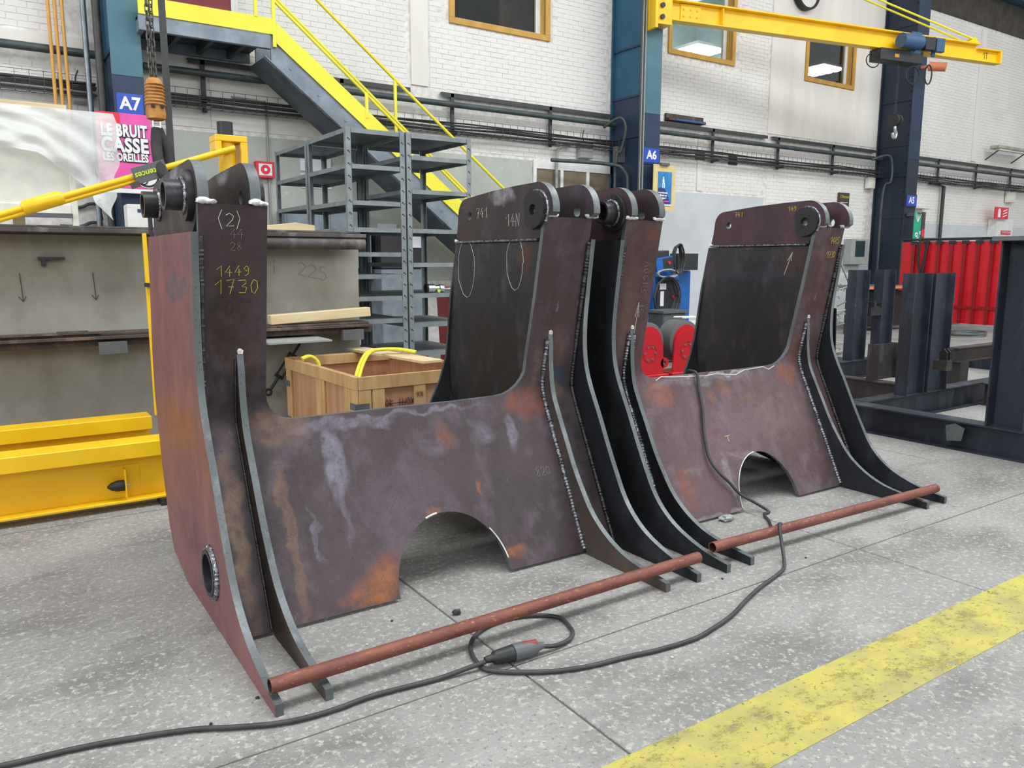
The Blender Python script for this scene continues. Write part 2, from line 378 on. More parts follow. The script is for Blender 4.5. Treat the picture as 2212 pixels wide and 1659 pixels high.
G = {'1': [[(.1, .65), (.5, 1), (.5, 0)]], '2': [[(.05, .8), (.3, 1), (.6, .8), (.5, .5), (.05, 0), (.65, .02)]],
     '3': [[(.05, .95), (.5, 1), (.55, .75), (.25, .55), (.6, .4), (.5, .05), (.05, .05)]], '4': [[(.45, 1), (.05, .4), (.65, .4)], [(.45, .7), (.42, 0)]],
     '5': [[(.6, 1), (.15, .97), (.12, .6), (.5, .55), (.6, .25), (.35, 0), (.05, .08)]], '7': [[(.05, .95), (.6, 1), (.3, 0)], [(.2, .5), (.55, .5)]],
     '8': [[(.3, .5), (.1, .75), (.3, 1), (.5, .75), (.3, .5), (.1, .2), (.3, 0), (.55, .2), (.3, .5)]], '9': [[(.55, .75), (.3, 1), (.08, .75), (.3, .5), (.55, .75), (.5, .2), (.2, 0)]],
     '0': [[(.3, 1), (.08, .6), (.15, .1), (.35, 0), (.58, .4), (.5, .9), (.3, 1)]], '(': [[(.5, 1.2), (.25, .6), (.5, -.2)]], ')': [[(.1, 1.2), (.35, .6), (.1, -.2)]],
     'A': [[(.05, 0), (.3, 1), (.55, 0)], [(.15, .4), (.5, .4)]], 'V': [[(.05, 1), (.3, 0), (.6, 1)]], 'N': [[(.05, 0), (.1, 1), (.5, 0), (.55, 1)]], 'F': [[(.5, 1), (.1, 1), (.1, 0)], [(.1, .5), (.4, .5)]],
     'S': [[(.55, .9), (.3, 1), (.1, .75), (.5, .4), (.4, .05), (.05, .08)]], 'E': [[(.55, 1), (.1, 1), (.1, 0), (.55, 0)], [(.1, .5), (.45, .5)]],
     'K': [[(.1, 1), (.1, 0)], [(.55, 1), (.1, .5), (.55, 0)]], 'O': [[(.3, 1), (.05, .5), (.3, 0), (.58, .5), (.3, 1)]], 'R': [[(.1, 0), (.1, 1), (.5, .85), (.1, .5), (.55, 0)]],
     'I': [[(.3, 1), (.3, 0)]], 'X': [[(.05, 1), (.55, 0)], [(.55, 1), (.05, 0)]], 'T': [[(.05, 1), (.55, 1)], [(.3, 1), (.3, 0)]], '>': [[(0, 1), (.3, 0), (.6, 1)], [(.3, 2.6), (.3, 0)]],
     'o': [[(.5+.5*math.cos(a*PI/8), .5+.9*math.sin(a*PI/8)) for a in range(17)]], 'P': [[(.1, 0), (.1, 1), (.5, .85), (.45, .55), (.1, .5)]],
     '<': [[(-.5, -.5), (.4, .6), (.4, .0)], [(.4, .6), (-.2, .62)]], ' ': []}
def hand(s, fn, h, mat, parent, r=.004, name='marking', sp=.75):
    """handwriting: thin flattened strokes laid on a surface; fn(u,v) -> point on the surface"""
    m = MB(); x = 0; rd = random.Random(len(s)*7+int(h*1000))
    for ch in s:
        for st in G.get(ch, []):
            pts = [fn((x+p[0]+rd.uniform(-.03, .03))*h, (p[1]+rd.uniform(-.03, .03))*h) for p in st]
            m.tube(pts, r, 5)
        x += sp
    return m.build(name, mat, parent) if m.v else None
def lerp(tbl, z):
    if z <= tbl[0][0]: return tbl[0][1]
    for (a, b), (c, d) in zip(tbl, tbl[1:]):
        if z <= c: return b+(d-b)*(z-a)/(c-a)
    return tbl[-1][1]
def smoothpts(pts, n=6):
    """Catmull-Rom through the points"""
    P = [Vector(p) for p in pts]; out = []
    for i in range(len(P)-1):
        p0 = P[max(i-1, 0)]; p1 = P[i]; p2 = P[i+1]; p3 = P[min(i+2, len(P)-1)]
        for k in range(n):
            t_ = k/n; out.append(.5*((2*p1)+(p2-p0)*t_+(2*p0-5*p1+4*p2-p3)*t_*t_+(3*p1-p0-3*p2+p3)*t_**3))
    out.append(P[-1]); return out

# ------------------------------------------------------------------ floor
fl = MB().box(-8, 45, -6, 12.4, -.2, -.006).build('floor', 'gap', None, kind='structure', org=(0, 0, 0))
xs = [-7.68+2.33*i for i in range(23)]; ys = [-5.9, -3.37, -.47, 2.43, 5.36, 8.26, 11.16, 12.4]
for i in range(len(xs)-1):
    for j in range(len(ys)-1):
        if xs[i] > 25 and j < 3: continue
        k = .005; dz = random.uniform(-.0012, .0)
        if abs(ys[j]-5.36) < .01 and xs[i] < 3: dz = .002
        MB().box(xs[i]+k, xs[i+1]-k, ys[j]+k, ys[j+1]-k, -.05, dz).build('floor_slab', 'floor', fl, bevel=.003)
MB().box(-3, 30, 1.445, 1.745, .0003, .0012).build('yellow_line', 'line', fl, label='worn yellow painted floor line')

# ------------------------------------------------------------------ back wall
WY = 12.4
wins = [(7.10, 9.02, 5.69, 7.3), (12.24, 14.06, 5.91, 7.4), (16.72, 18.48, 5.91, 6.95)]
XA, XB, ZT = -3.0, 34.0, 10.5
wb = MB()
xc = [XA]+[v for a in wins for v in a[:2]]+[XB]
for i in range(0, len(xc), 2): wb.box(xc[i], xc[i+1], WY, WY+.3, 0, ZT)
for a in wins: wb.box(a[0], a[1], WY, WY+.3, 0, a[2]); wb.box(a[0], a[1], WY, WY+.3, a[3], ZT)
wall = wb.build('wall_back', 'joint', None, kind='structure', org=(0, WY, 0))
BW, BH = .245, .082
regions = [(XA, 1.2, 4.55, ZT), (2.6, 6.2, 4.5, ZT), (6.62, 10.72, 4.5, ZT), (11.35, 15.33, 4.5, 8.6), (20.25, 24.55, 4.5, 8.2), (24.85, XB, 4.5, 8.2),
           (XA, 1.6, 3.5, 4.2), (11.3, 13.1, 3.1, 4.2), (13.3, 15.3, 3.1, 4.2), (15.45, 19.7, 2.2, 4.2), (20.3, XB, 2.7, 4.2), (6.6, 10.7, 3.5, 4.2), (3.0, 6.4, .1, 1.25)]
bme = {}
def brick_mesh(w_, key):
    if key not in bme:
        m = MB().box(0, w_-.008, -.006, 0, 0, BH-.009); me = bpy.data.meshes.new('brick')
        me.from_pydata(m.v, [], [f for f in m.f if f != (2, 3, 7, 6)]); me.materials.append(M['brick']); bme[key] = me
    return bme[key]
rest = MB(); singles = []; rd = random.Random(3)
for (x0, x1, z0, z1) in regions:
    z = z0; row = 0
    while z < z1-BH*.6:
        x = x0-(BW/2 if row % 2 else 0)
        while x < x1:
            a, b = max(x, x0), min(x+BW, x1)
            if b-a > .05 and not any(a < w_[1]+.12 and b > w_[0]-.12 and z+BH > w_[2]-.12 and z < w_[3]+.12 for w_ in wins) and not (10.6 < b and a < 11.3) and not (19.6 < b and a < 20.2):
                dy = rd.uniform(.0, .007)
                if 6.6 <= x0 < 7 and z0 > 4 and b-a > BW*.9 and z < 6.9 and len(singles) < 300: singles.append((a, z, dy))
                else:
                    zz = z+rd.uniform(-.002, .002)
                    rest.box(a, b-.008, WY-.006-dy*.5+.002, WY-.0005, zz, z+BH-.009)
            x += BW
        z += BH; row += 1
for (a, z, dy) in singles:
    o = bpy.data.objects.new('brick', brick_mesh(BW, 0)); COL.objects.link(o); o.parent = wall; o.location = (a, -dy*.5+.002-.0005, z)
rest.build('painted_bricks', 'brick', wall, kind='stuff')
# plaster strips and panels on the wall, each slightly proud
def wallpanel(name, x0, x1, z0, z1, mat, d=.012, label=None):
    return MB().box(x0, x1, WY-d, WY-.0003, z0, z1).build(name, mat, wall, label=label, bevel=.002)
wallpanel('pilaster', 6.26, 6.58, 4.5, ZT, 'plaster', .03)
wallpanel('pilaster', 15.38, 15.44, 4.5, 8.6, 'plaster', .03)
for (a, b, c_, d_) in [(15.46, 16.6, 4.5, 8.6), (16.6, 18.6, 4.5, 5.8), (16.6, 18.6, 7.08, 8.6), (18.6, 19.7, 4.5, 8.6)]: wallpanel('plaster_panel', a, b, c_, d_, 'plaster', .014)
wallpanel('pilaster', 24.57, 24.83, 4.5, 8.2, 'plaster', .03)
wallpanel('plaster_panel', 3.0, 6.24, 3.5, 4.2, 'plaster'); wallpanel('plaster_panel', 1.9, 2.98, 3.5, 4.5, 'plaster')
wallpanel('grey_render', 1.9, 8.72, 1.25, 3.44, 'greyplaster', .016); wallpanel('grey_render', XA, 1.6, 0, 2.0, 'greyplaster', .012)
wallpanel('pilaster', 13.12, 13.28, 3.1, 4.3, 'plaster', .02)
wallpanel('pale_render', 11.3, 15.35, 0, 3.05, 'bluegrey', .016); wallpanel('pale_render', 15.4, 19.7, 0, 2.15, 'bluegrey', .016)
wallpanel('pale_render', 20.3, XB, 0, 2.65, 'bluegrey', .016)
wallpanel('sooty_upper_band', 20.2, XB, 8.27, ZT, 'darkbrick', .03, 'dark sooty unpainted brick band')
wallpanel('grey_mortar_strip', 11.18, 11.34, 4.6, 6.3, 'darkpipe', .012)
wallpanel('concrete_ledge', XA, 1.4, 4.36, 4.5, 'plaster', .08)
wallpanel('bare_brick_patch', 4.4, 5.7, .75, 1.25, 'redbrick', .012)
# teal roof girder above the dark band
MB().box(20.5, XB, 12.0, 12.35, 9.1, 9.5).build('roof_girder', 'teal', None, 'teal painted roof girder above the sooty brick band', 'girder')

# windows with frames; little rooms behind
def window(i, x0, x1, z0, z1, fx):
    r = empty('window_%d' % i, (x0, WY, z0)); r['kind'] = 'structure'
    f = MB(); d = .1
    f.box(x0-.1, x1+.1, WY-.04, WY+.02, z0-.1, z0); f.box(x0-.1, x1+.1, WY-.04, WY+.02, z1, z1+.1)
    f.box(x0-.1, x0, WY-.04, WY+.02, z0, z1); f.box(x1, x1+.1, WY-.04, WY+.02, z0, z1)
    f.build('window_frame', 'winwood', r, bevel=.004)
    MB().box(x1-.005, x1, WY+.02, WY+.29, z0, z1).build('window_reveal', 'winwood', r)
    s = MB(); s.box(x0, x1-.006, WY+.14, WY+.2, z0, z0+.06); s.box(x1-.1, x1-.006, WY+.14, WY+.2, z0+.06, z1); s.box(x0, x0+.06, WY+.14, WY+.2, z0+.06, z1)
    sa = s.build('sash', 'white', r)
    MB().box(x0+.06, x1-.1, WY+.165, WY+.175, z0+.06, z1).build('pane', 'glass', sa)
window(1, 7.10, 9.02, 5.69, 7.3, 0); window(2, 12.24, 14.06, 5.91, 7.4, 0); window(3, 16.72, 18.48, 5.91, 6.95, 0)
def room(x0, x1, z0, z1, mat, lab, depth=3):
    m = MB(); y0 = WY+.31; y1 = y0+depth
    m.box(x0, x1, y1, y1+.05, z0, z1); m.box(x0-.05, x0, y0, y1+.05, z0, z1); m.box(x1, x1+.05, y0, y1+.05, z0, z1)
    m.box(x0, x1, y0, y1, z0-.05, z0); m.box(x0, x1, y0, y1, z1, z1+.05)
    return m.build('wall_office', mat, None, kind='structure')
room(5.5, 10.6, 5.2, 8.4, 'glass_dark', '')
room(11.4, 16.4, 5.2, 8.2, 'office_wall', ''); room(16.55, 22, 5.2, 8.0, 'glass_dark', '')
em = NT('lit lamp and glow panel'); em.b.inputs['Emission Color'].default_value = (1, 1, 1, 1); em.b.inputs['Emission Strength'].default_value = 14; M['lit'] = em.fin((1, 1, 1, 1))
def lamp_glow_panel(x, y, z, lab):  # one ceiling lamp, plus glowing panels added low behind two windows
    r = empty('lit_panel', (x, y, z), lab, 'lamp')
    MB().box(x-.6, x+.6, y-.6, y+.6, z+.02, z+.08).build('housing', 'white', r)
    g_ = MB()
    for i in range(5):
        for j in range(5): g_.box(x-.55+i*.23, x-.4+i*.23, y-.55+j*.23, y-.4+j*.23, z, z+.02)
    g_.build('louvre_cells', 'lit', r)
lamp_glow_panel(14.2, 13.9, 8.05, 'lit grid ceiling lamp seen through the pale office window')
lamp_glow_panel(20.6, 14.9, 7.0, 'added glowing panel for the skylight reflection in the dark narrow window on the right')  # added panel, stands in for the skylight's reflection in the pane
lamp_glow_panel(15.5, 14.8, 6.78, 'added glowing panel for the bright patch low in the pale office window')  # added panel, makes the bright patch at the bottom of this window
def desk(x, y, z, lab):
    r = empty('office_partition', (x, y, 5.2), lab, 'partition'); MB().box(x-.6, x+.6, y, y+.05, 5.2, z).build('panel', 'boarding', r); MB().box(x-.62, x+.62, y-.01, y+.06, z, z+.04).build('cap', 'white', r)
desk(9.6, 13.9, 7.0, 'brown office partition behind the left ochre-framed window')
r = empty('wall_steel_stub', (12.6, 12.3, 4.5), 'old peeling steel stub with rust on the wall right of column A6', 'steel stub')
MB().box(12.1, 13.2, 12.25, 12.39, 4.47, 4.52).box(12.1, 13.2, 12.33, 12.39, 4.525, 4.62).build('angle', 'rust', r, bevel=.004); MB().box(12.3, 13.1, 12.24, 12.249, 4.48, 4.51).build('blue_paint_strip', 'machine_blue', r)
for x, z in ((13.05, 3.76), (14.1, 3.72)): MB().box(x, x+.28, 12.372, 12.388, z, z+.2).build('wall_socket', 'ink', None, 'black square opening under the cable tray, '+('nearer column A6' if x < 13.5 else 'further from column A6'), 'opening')
r = empty('upper_door', (2.0, WY-.06, 4.72), 'dark red door at the top of the stair landing', 'door'); MB().box(2.0, 3.35, WY-.06, WY-.031, 4.72, 7.2).build('leaf', 'darkred', r); MB().box(3.35, 3.45, WY-.08, WY-.031, 4.72, 7.3).build('jamb', 'white', r)

# brown boarded openings left of the middle column
r = empty('boarded_window', (8.75, WY-.06, 1.9), 'three brown boarded panes in a white frame left of column A6', 'window')
m = MB(); m.box(8.75, 10.72, WY-.05, WY-.017, 3.3, 3.46)
for x in (8.75, 9.38, 10.02, 10.66): m.box(x, x+.07, WY-.05, WY-.017, 1.9, 3.3)
m.build('frame', 'white', r)
for x in (8.83, 9.46, 10.1): MB().box(x, x+.54, WY-.035, WY-.018, 1.9, 3.29).build('board', 'boarding', r)

# columns
def column(x, wdt, y0, lab, sign, zsplit, cup, cfl, cdn, cfd, zs, ax):
    r = empty('steel_column', (x+wdt/2, (y0+WY)/2, 0), lab, 'column')
    yb = WY-.02; T = .03
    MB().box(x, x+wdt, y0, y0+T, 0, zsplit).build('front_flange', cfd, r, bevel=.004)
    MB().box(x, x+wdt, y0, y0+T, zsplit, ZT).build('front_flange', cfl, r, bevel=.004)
    MB().box(x, x+wdt, yb-T, yb, 0, ZT).build('rear_flange', cup, r)
    zz = [0, 2.7, zsplit-.4, zsplit+.35, 5.6, 7.4, ZT]
    for i in range(6):
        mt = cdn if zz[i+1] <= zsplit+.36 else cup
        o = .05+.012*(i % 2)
        MB().box(x+o, x+wdt-o, y0+T, yb-T, zz[i]+.005, zz[i+1]-.005).build('web_plate', mt, r, bevel=.003)
    for z in zz[1:-1]: MB().box(x+.03, x+.05, y0+T, yb-T, z-.02, z+.02).build('lap_strip', cdn, r)
    s = MB()
    for k in range(int(ZT/.35)):
        s.cyl((x+.028, y0+.1, .2+k*.35), (x+.05, y0+.1, .2+k*.35), .014, n=8)
    s.build('rivets', cdn, r, kind='stuff')
    pl = MB().box(x+.0, x+wdt+.0, y0-.02, y0-.001, zs-.16, zs+.16).build('sign_plate', cfd, r)
    pb = MB().box(x+.03, x+wdt-.03, y0-.026, y0-.021, zs-.13, zs+.13).build('sign_face', 'sign_blue', pl)
    text(sign, .22, (x+wdt/2, y0-.029, zs-.0), 'sign_white', 'sign_lettering', pl, sx=ax, bold=.006)
    return r
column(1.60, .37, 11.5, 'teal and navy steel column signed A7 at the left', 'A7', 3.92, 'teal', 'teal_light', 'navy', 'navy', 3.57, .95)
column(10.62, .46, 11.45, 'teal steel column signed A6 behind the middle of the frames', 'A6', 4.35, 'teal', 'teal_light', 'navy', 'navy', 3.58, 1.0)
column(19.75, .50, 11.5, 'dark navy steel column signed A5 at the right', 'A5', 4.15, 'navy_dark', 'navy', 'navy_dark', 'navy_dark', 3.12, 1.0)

# long pipes on the wall
def pipe_run(y, z, x0, x1, r_, mat, lab, nm='wall_pipe'):
    o = MB().tube([(x0, y, z), ((x0+x1)/2, y, z), (x1, y, z)], r_, 10).build(nm, mat, None, lab, 'pipe', smooth=50); return o
pipe_run(12.2, 4.28, XA, 1.55, .055, 'darkpipe', 'thick dark green pipe running along the wall left of column A7')
pipe_run(12.2, 4.22, 2.1, 10.6, .05, 'darkpipe', 'thick dark green pipe running along the wall between columns A7 and A6')
pipe_run(12.2, 4.2, 11.2, 19.7, .05, 'darkpipe', 'thick dark pipe running along the wall between columns A6 and A5')
pipe_run(12.2, 4.2, 20.3, XB, .05, 'darkpipe', 'thick dark pipe running along the wall right of column A5')
def angle_run(x0, x1, lab):
    r = empty('angle_iron_rail', (x0, 12.33, 4.42), lab, 'rail')
    MB().box(x0, x1, 12.3, 12.385, 4.42, 4.43).box(x0, x1, 12.3, 12.31, 4.36, 4.42).build('angle_bar', 'tray', r)
    x = x0+.2
    while x < x1-.1:
        MB().box(x-.03, x+.03, 12.1, 12.3, 3.72, 3.76).box(x-.03, x+.03, 12.3, 12.34, 3.7, 4.42).build('bracket', 'tray', r); x += 2.1
angle_run(2.7, 6.2, 'angle iron rail on brackets behind the stair handrail'); angle_run(6.8, 10.6, 'angle iron rail on brackets left of column A6')
angle_run(11.2, 15.3, 'angle iron rail on brackets right of column A6'); angle_run(15.5, 19.6, 'angle iron rail on brackets left of column A5'); angle_run(20.4, 33, 'angle iron rail on brackets right of column A5')
def tray(x0, x1, lab):
    r = empty('cable_tray', (x0, 12.2, 3.75), lab, 'cable tray'); m = MB(); t_ = .006
    for (y, z) in ((12.12, 3.74), (12.12, 3.86), (12.12, 3.98), (12.2, 3.74), (12.3, 3.74), (12.3, 3.9)): m.box(x0, x1, y-t_/2, y+t_/2, z-t_/2, z+t_/2)
    x = x0+.05
    while x < x1: m.box(x, x+t_, 12.12, 12.126, 3.74, 3.98); m.box(x, x+t_, 12.12, 12.3, 3.735, 3.741); x += .16
    m.build('wire_mesh', 'tray', r)
    for k in range(6):
        y = 12.15+.028*k; pts = []; n = max(4, int((x1-x0)/.8)); rr = random.Random(k+int(x0))
        for i in range(n+1): pts.append((x0+(x1-x0)*i/n, y, 3.77+(k % 3)*.07+rr.uniform(-.018, .018)))
        MB().tube(pts, .014+.004*(k % 2), 6).build('tray_cable', 'cable', r, smooth=60)
tray(XA, 1.5, 'wire cable tray on the wall behind the ochre pipes'); tray(2.1, 10.6, 'wire cable tray full of cables behind the staircase, left of A6')
tray(11.15, 19.7, 'wire cable tray full of cables between columns A6 and A5'); tray(20.3, 33, 'wire cable tray full of cables right of column A5')
for i, (x, n) in enumerate(((1.0, 'leftmost'), (1.075, 'middle'), (1.155, 'rightmost'))):
    MB().tube([(x, 12.05, 3.4), (x, 12.05, 8)], .022, 10).build('gas_pipe', 'ochre', None, n+' of the three ochre vertical pipes left of column A7', 'pipe', 'ochre vertical pipes', smooth=50)
def jbox(x, y, z, s, lab, mat='greybox'):
    r = empty('junction_box', (x, y, z), lab, 'electrical box')
    MB().box(x-s/2, x+s/2, y-.1, y, z, z+s*.95).build('housing', mat, r, bevel=.006)
    MB().box(x-s/2+.01, x+s/2-.01, y-.108, y-.101, z+.01, z+s*.95-.01).build('cover', mat, r, bevel=.003)
    MB().tube(smoothpts([(x-.03, y-.05, z+s*.95), (x-.06, y-.05, z+s*.95+.1), (x-.02, y-.04, z+s*.95+.22)]), .01, 6).build('lead', 'cable', r)
jbox(1.33, 12.38, 3.66, .22, 'grey junction box left of column A7'); jbox(9.95, 12.38, 3.55, .33, 'grey junction box on the wall left of column A6'); jbox(20.35, 12.36, 3.95, .01+.2, 'small grey box tucked behind column A5')
jbox(19.45, 12.36, 3.45, .3, 'beige junction box just left of column A5', 'cream'); jbox(27.0, 12.36, 3.4, .45, 'beige rusty box under the cable tray at the right edge', 'cream')
jbox(10.62, 12.1, 3.48, .32, 'grey box fixed to the side of column A6', 'benchgrey')
# conduit drops and the fire alarm sign
MB().tube(smoothpts([(3.3, 12.36, 3.97), (3.72, 12.36, 3.95), (3.8, 12.36, 3.86), (3.8, 12.36, 3.0), (3.8, 12.36, 1.4)], 4), .016, 8).build('conduit', 'greybox', None, 'grey conduit bending down beside the red alarm sign', 'conduit', smooth=50)
MB().tube(smoothpts([(9.6, 12.3, 3.8), (9.32, 12.3, 3.7), (9.25, 12.3, 3.5), (9.25, 12.3, 2.5), (9.25, 12.3, 1.5)], 4), .03, 8).build('conduit', 'greybox', None, 'pale vertical conduit in front of the boarded panes', 'conduit', smooth=50)
MB().tube(smoothpts([(8.9, 12.0, 3.42), (10.2, 11.9, 3.42), (10.5, 11.8, 3.3), (10.56, 11.75, 2.9), (10.56, 11.75, 1.0)], 5), .035, 8).build('bent_pipe', 'darkpipe', None, 'dark bent pipe curving down in front of column A6', 'pipe', smooth=50)
MB().tube(smoothpts([(10.3, 12.2, 4.15), (10.45, 11.9, 4.3), (10.52, 11.8, 4.1), (10.5, 11.9, 3.7), (10.45, 12.0, 3.4), (10.45, 12.0, 1)], 5), .03, 8).build('bent_pipe', 'darkpipe', None, 'dark pipe looping over the tray on the left side of A6', 'pipe', smooth=50)
MB().tube(smoothpts([(19.2, 12.15, 4.15), (19.5, 11.9, 4.25), (19.62, 11.85, 4.05), (19.62, 11.85, 3.6), (19.55, 12.0, 3.3), (19.55, 12.0, 1)], 5), .03, 8).build('bent_pipe', 'darkpipe', None, 'dark pipe looping beside column A5', 'pipe', smooth=50)
r = empty('fire_alarm_sign', (3.72, 12.3, 2.83), 'square red and white fire alarm sign on the grey wall', 'sign')
MB().box(3.585, 3.865, 12.28, 12.375, 2.83, 3.07).build('plate', 'post_red', r, bevel=.004)
MB().box(3.625, 3.825, 12.274, 12.279, 2.865, 3.035).build('white_field', 'sign_white', r)
MB().cyl((3.725, 12.268, 2.95), (3.725, 12.273, 2.95), .07, n=24).build('red_disc', 'post_red', r); MB().cyl((3.725, 12.262, 2.95), (3.725, 12.267, 2.95), .025, n=16).build('white_dot', 'sign_white', r)
for (x, z, w_, h_, mt, tx, lab) in ((4.55, 2.72, .5, .22, 'post_red', 'ATTENTION', 'red and white wall sign behind the shelving'), (4.55, 2.98, .5, .22, 'paper', '', 'white sheet on the grey wall behind the shelving'), (5.75, 1.78, .35, .42, 'paper', 'CONSIGNES', 'white notice with a red picture behind the right shelves')):
    r = empty('wall_notice', (x, 12.37, z), lab, 'sign'); MB().box(x-w_/2, x+w_/2, 12.365, 12.38, z, z+h_).build('sheet', 'paper', r)
    if mt == 'post_red': MB().box(x-w_/2+.03, x+w_/2-.03, 12.36, 12.364, z+.05, z+h_-.02).build('band', mt, r)
    if tx: text(tx, .07, (x, 12.357, z+h_*.72), 'sign_white' if mt == 'post_red' else 'post_navy', 'lettering', r, thick=.002)
r = empty('wall_switchgear', (5.0, 12.2, 1.4), 'blue grey cabinet behind the shelving', 'cabinet')
MB().box(3.9, 5.3, 12.0, 12.38, 1.3, 2.35).build('body', 'stair_grey', r, bevel=.01); MB().box(3.93, 4.58, 11.985, 11.999, 1.33, 2.32).build('door', 'stair_grey', r, bevel=.004); MB().box(4.62, 5.27, 11.985, 11.999, 1.33, 2.32).build('door', 'stair_grey', r, bevel=.004)

# wall things on the right
r = empty('wall_clock', (16.25, 12.3, 7.5), 'round white wall clock with a black rim above the crane arm', 'clock')
MB().ring((16.40, 12.22, 7.74), (0, 1, 0), .42, .37, .14).build('rim', 'black', r, smooth=40); MB().cyl((16.40, 12.26, 7.74), (16.40, 12.3, 7.74), .37, n=32).build('dial', 'white', r)
MB().bar((16.40, 12.25, 7.74), (16.55, 12.25, 7.57), .02, .006).bar((16.40, 12.25, 7.74), (16.15, 12.25, 7.9), .02, .006).build('hands', 'black', r)
r = empty('wall_lamp', (26, 12.2, 4.75), 'fluorescent strip lamp leaning out from the wall at the right', 'lamp')
MB().bar((25.2, 12.05, 4.92), (27.2, 12.05, 4.92), .3, .1).build('housing', 'fluor_tray', r, bevel=.02); MB().bar((25.3, 12.0, 4.85), (27.1, 12.0, 4.85), .12, .04).build('tube', 'white', r); MB().bar((25.4, 12.38, 4.6), (25.4, 12.0, 4.86), .03, .03).bar((27.0, 12.38, 4.6), (27.0, 12.0, 4.86), .03, .03).build('bracket', 'tray', r)
def poster(name, x0, x1, y, z0, z1, frame, lab, bw=.06):
    r = empty(name, ((x0+x1)/2, y, z0), lab, 'poster'); MB().box(x0, x1, y, y+.015, z0, z1).build('backing', frame, r); return r
r = poster('framed_poster', 10.75, 11.33, 11.25, 2.55, 3.4, 'post_tan', 'blue poster in a tan frame hung under the A6 sign')
MB().box(10.87, 11.22, 11.238, 11.249, 2.66, 3.27).build('print', 'post_blue', r); MB().prism([(10.87, 2.66), (11.2, 2.66), (11.05, 2.95), (10.95, 2.98), (10.87, 2.96)], [], lambda u, v, w_: (u, w_, v), 11.234, 11.2379).build('dark_shape', 'post_navy', r)
MB().box(10.87, 11.22, 11.232, 11.2379, 2.64, 2.665).build('white_strip', 'sign_white', r)
for k, tx in enumerate(('mouvement', 'ailleurs ny', 'voyages !')): text(tx, .05, (10.99, 11.231, 2.88-.05*k), 'sign_white', 'lettering', r, thick=.002, bold=.002)
MB().box(11.02, 11.16, 11.230, 11.2335, 2.71, 2.73).build('pink_stroke', 'pink', r)
MB().lump((11.0, 11.236, 3.16), (.015, .004, .02), seed=3).lump((11.0, 11.236, 3.09), (.025, .004, .05), seed=4).lump((10.985, 11.236, 3.0), (.011, .004, .055), seed=5).lump((11.025, 11.236, 3.01), (.011, .004, .055), seed=6).build('leaping_figure', 'sign_white', r)
MB().box(10.9, 11.12, 11.2, 11.445, 3.38, 3.43).box(10.95, 11.1, 11.26, 11.445, 2.45, 2.54).build('clamp', 'benchgrey', r)
r = poster('safety_poster', 1.35, 1.98, 11.28, 2.5, 3.42, 'pink', 'pink noise warning poster under the A7 sign')
MB().box(1.35, 1.62, 11.272, 11.279, 3.2, 3.42).build('red_corner', 'post_red', r)
for (tx, z, s, sx) in (('LE BRUIT', 3.20, .20, .62), ('CASSE', 3.02, .235, .78), ('LES OREILLES', 2.875, .13, .64)):
    text(tx, s, (1.66, 11.270, z-.006), 'ink', 'letter_shadow', r, sx=sx, bold=s*.085, sp=1.08, thick=.002); text(tx, s, (1.66, 11.266, z), 'sign_white', 'lettering', r, sx=sx, bold=s*.045, sp=1.08, thick=.004)
m = MB(); m.ring((1.9, 11.268, 2.66), (0, 1, 0), .14, .115, .004).ring((1.85, 11.262, 2.6), (0, 1, 0), .05, .035, .004); m.build('drawn_outline', 'ink', r)
MB().cyl((1.9, 11.271, 2.66), (1.9, 11.274, 2.66), .15, n=24).build('white_shape', 'sign_white', r)
MB().box(1.35, 1.98, 11.27, 11.3, 2.44, 2.495).build('bottom_rail', 'sign_white', r); MB().box(1.45, 1.9, 11.3, 11.46, 3.3, 3.4).build('clamp', 'navy', r)
r = poster('cartoon_poster', 19.72, 20.2, 11.2, 1.95, 2.82, 'post_green', 'green poster with white ovals below the A5 sign')
for (x, z, a_) in ((19.85, 2.25, .05), (19.92, 2.12, .055), (20.02, 2.3, .035)):
    MB().cyl((x, 11.19, z), (x, 11.199, z), a_*1.2, n=20).build('oval', 'sign_white', r); MB().cyl((x, 11.18, z), (x, 11.189, z), a_*.4, n=12).build('blue_spot', 'machine_blue', r)
MB().box(20.04, 20.2, 11.185, 11.199, 1.95, 2.82).build('dark_column_of_print', 'post_brown', r); MB().box(20.06, 20.2, 11.18, 11.184, 2.2, 2.4).build('pink_band', 'post_red', r)
for k in range(5): MB().bar((19.85, 11.19, 2.55), (19.74+.07*k, 11.19, 2.78), .01, .008).build('ray', 'sign_white', r)
MB().box(19.85, 20.1, 11.2, 11.49, 2.72, 2.8).build('clamp', 'benchgrey', r)
r = empty('fire_hose_box', (19.95, 11.3, 1.5), 'dark box with a red panel fixed low on column A5', 'box'); MB().box(19.8, 20.15, 11.3, 11.5, 1.5, 1.92).build('body', 'machine_dark', r, bevel=.01); MB().box(19.86, 20.09, 11.29, 11.299, 1.55, 1.88).build('red_panel', 'darkred', r)
r = empty('wall_board', (18.4, 12.36, 2.55), 'dark brown notice board with hand lettering left of column A5', 'sign'); MB().box(18.2, 18.62, 12.33, 12.38, 2.55, 3.3).build('board', 'post_brown', r)
text("L'Humour", .11, (18.41, 12.325, 3.2), 'chalk_yellow', 'lettering', r, thick=.002, shear=.3, sx=.8)
for k in range(4): MB().box(18.26, 18.56-.04*(k % 2), 12.324, 12.3295, 3.05-k*.1, 3.07-k*.1).build('written_line', 'chalk' if k < 2 else 'orange_lamp', r)
r = empty('extinguisher_station', (26.2, 12.2, 2.0), 'white cabinet with red fire extinguisher sign on the right wall', 'fire station')
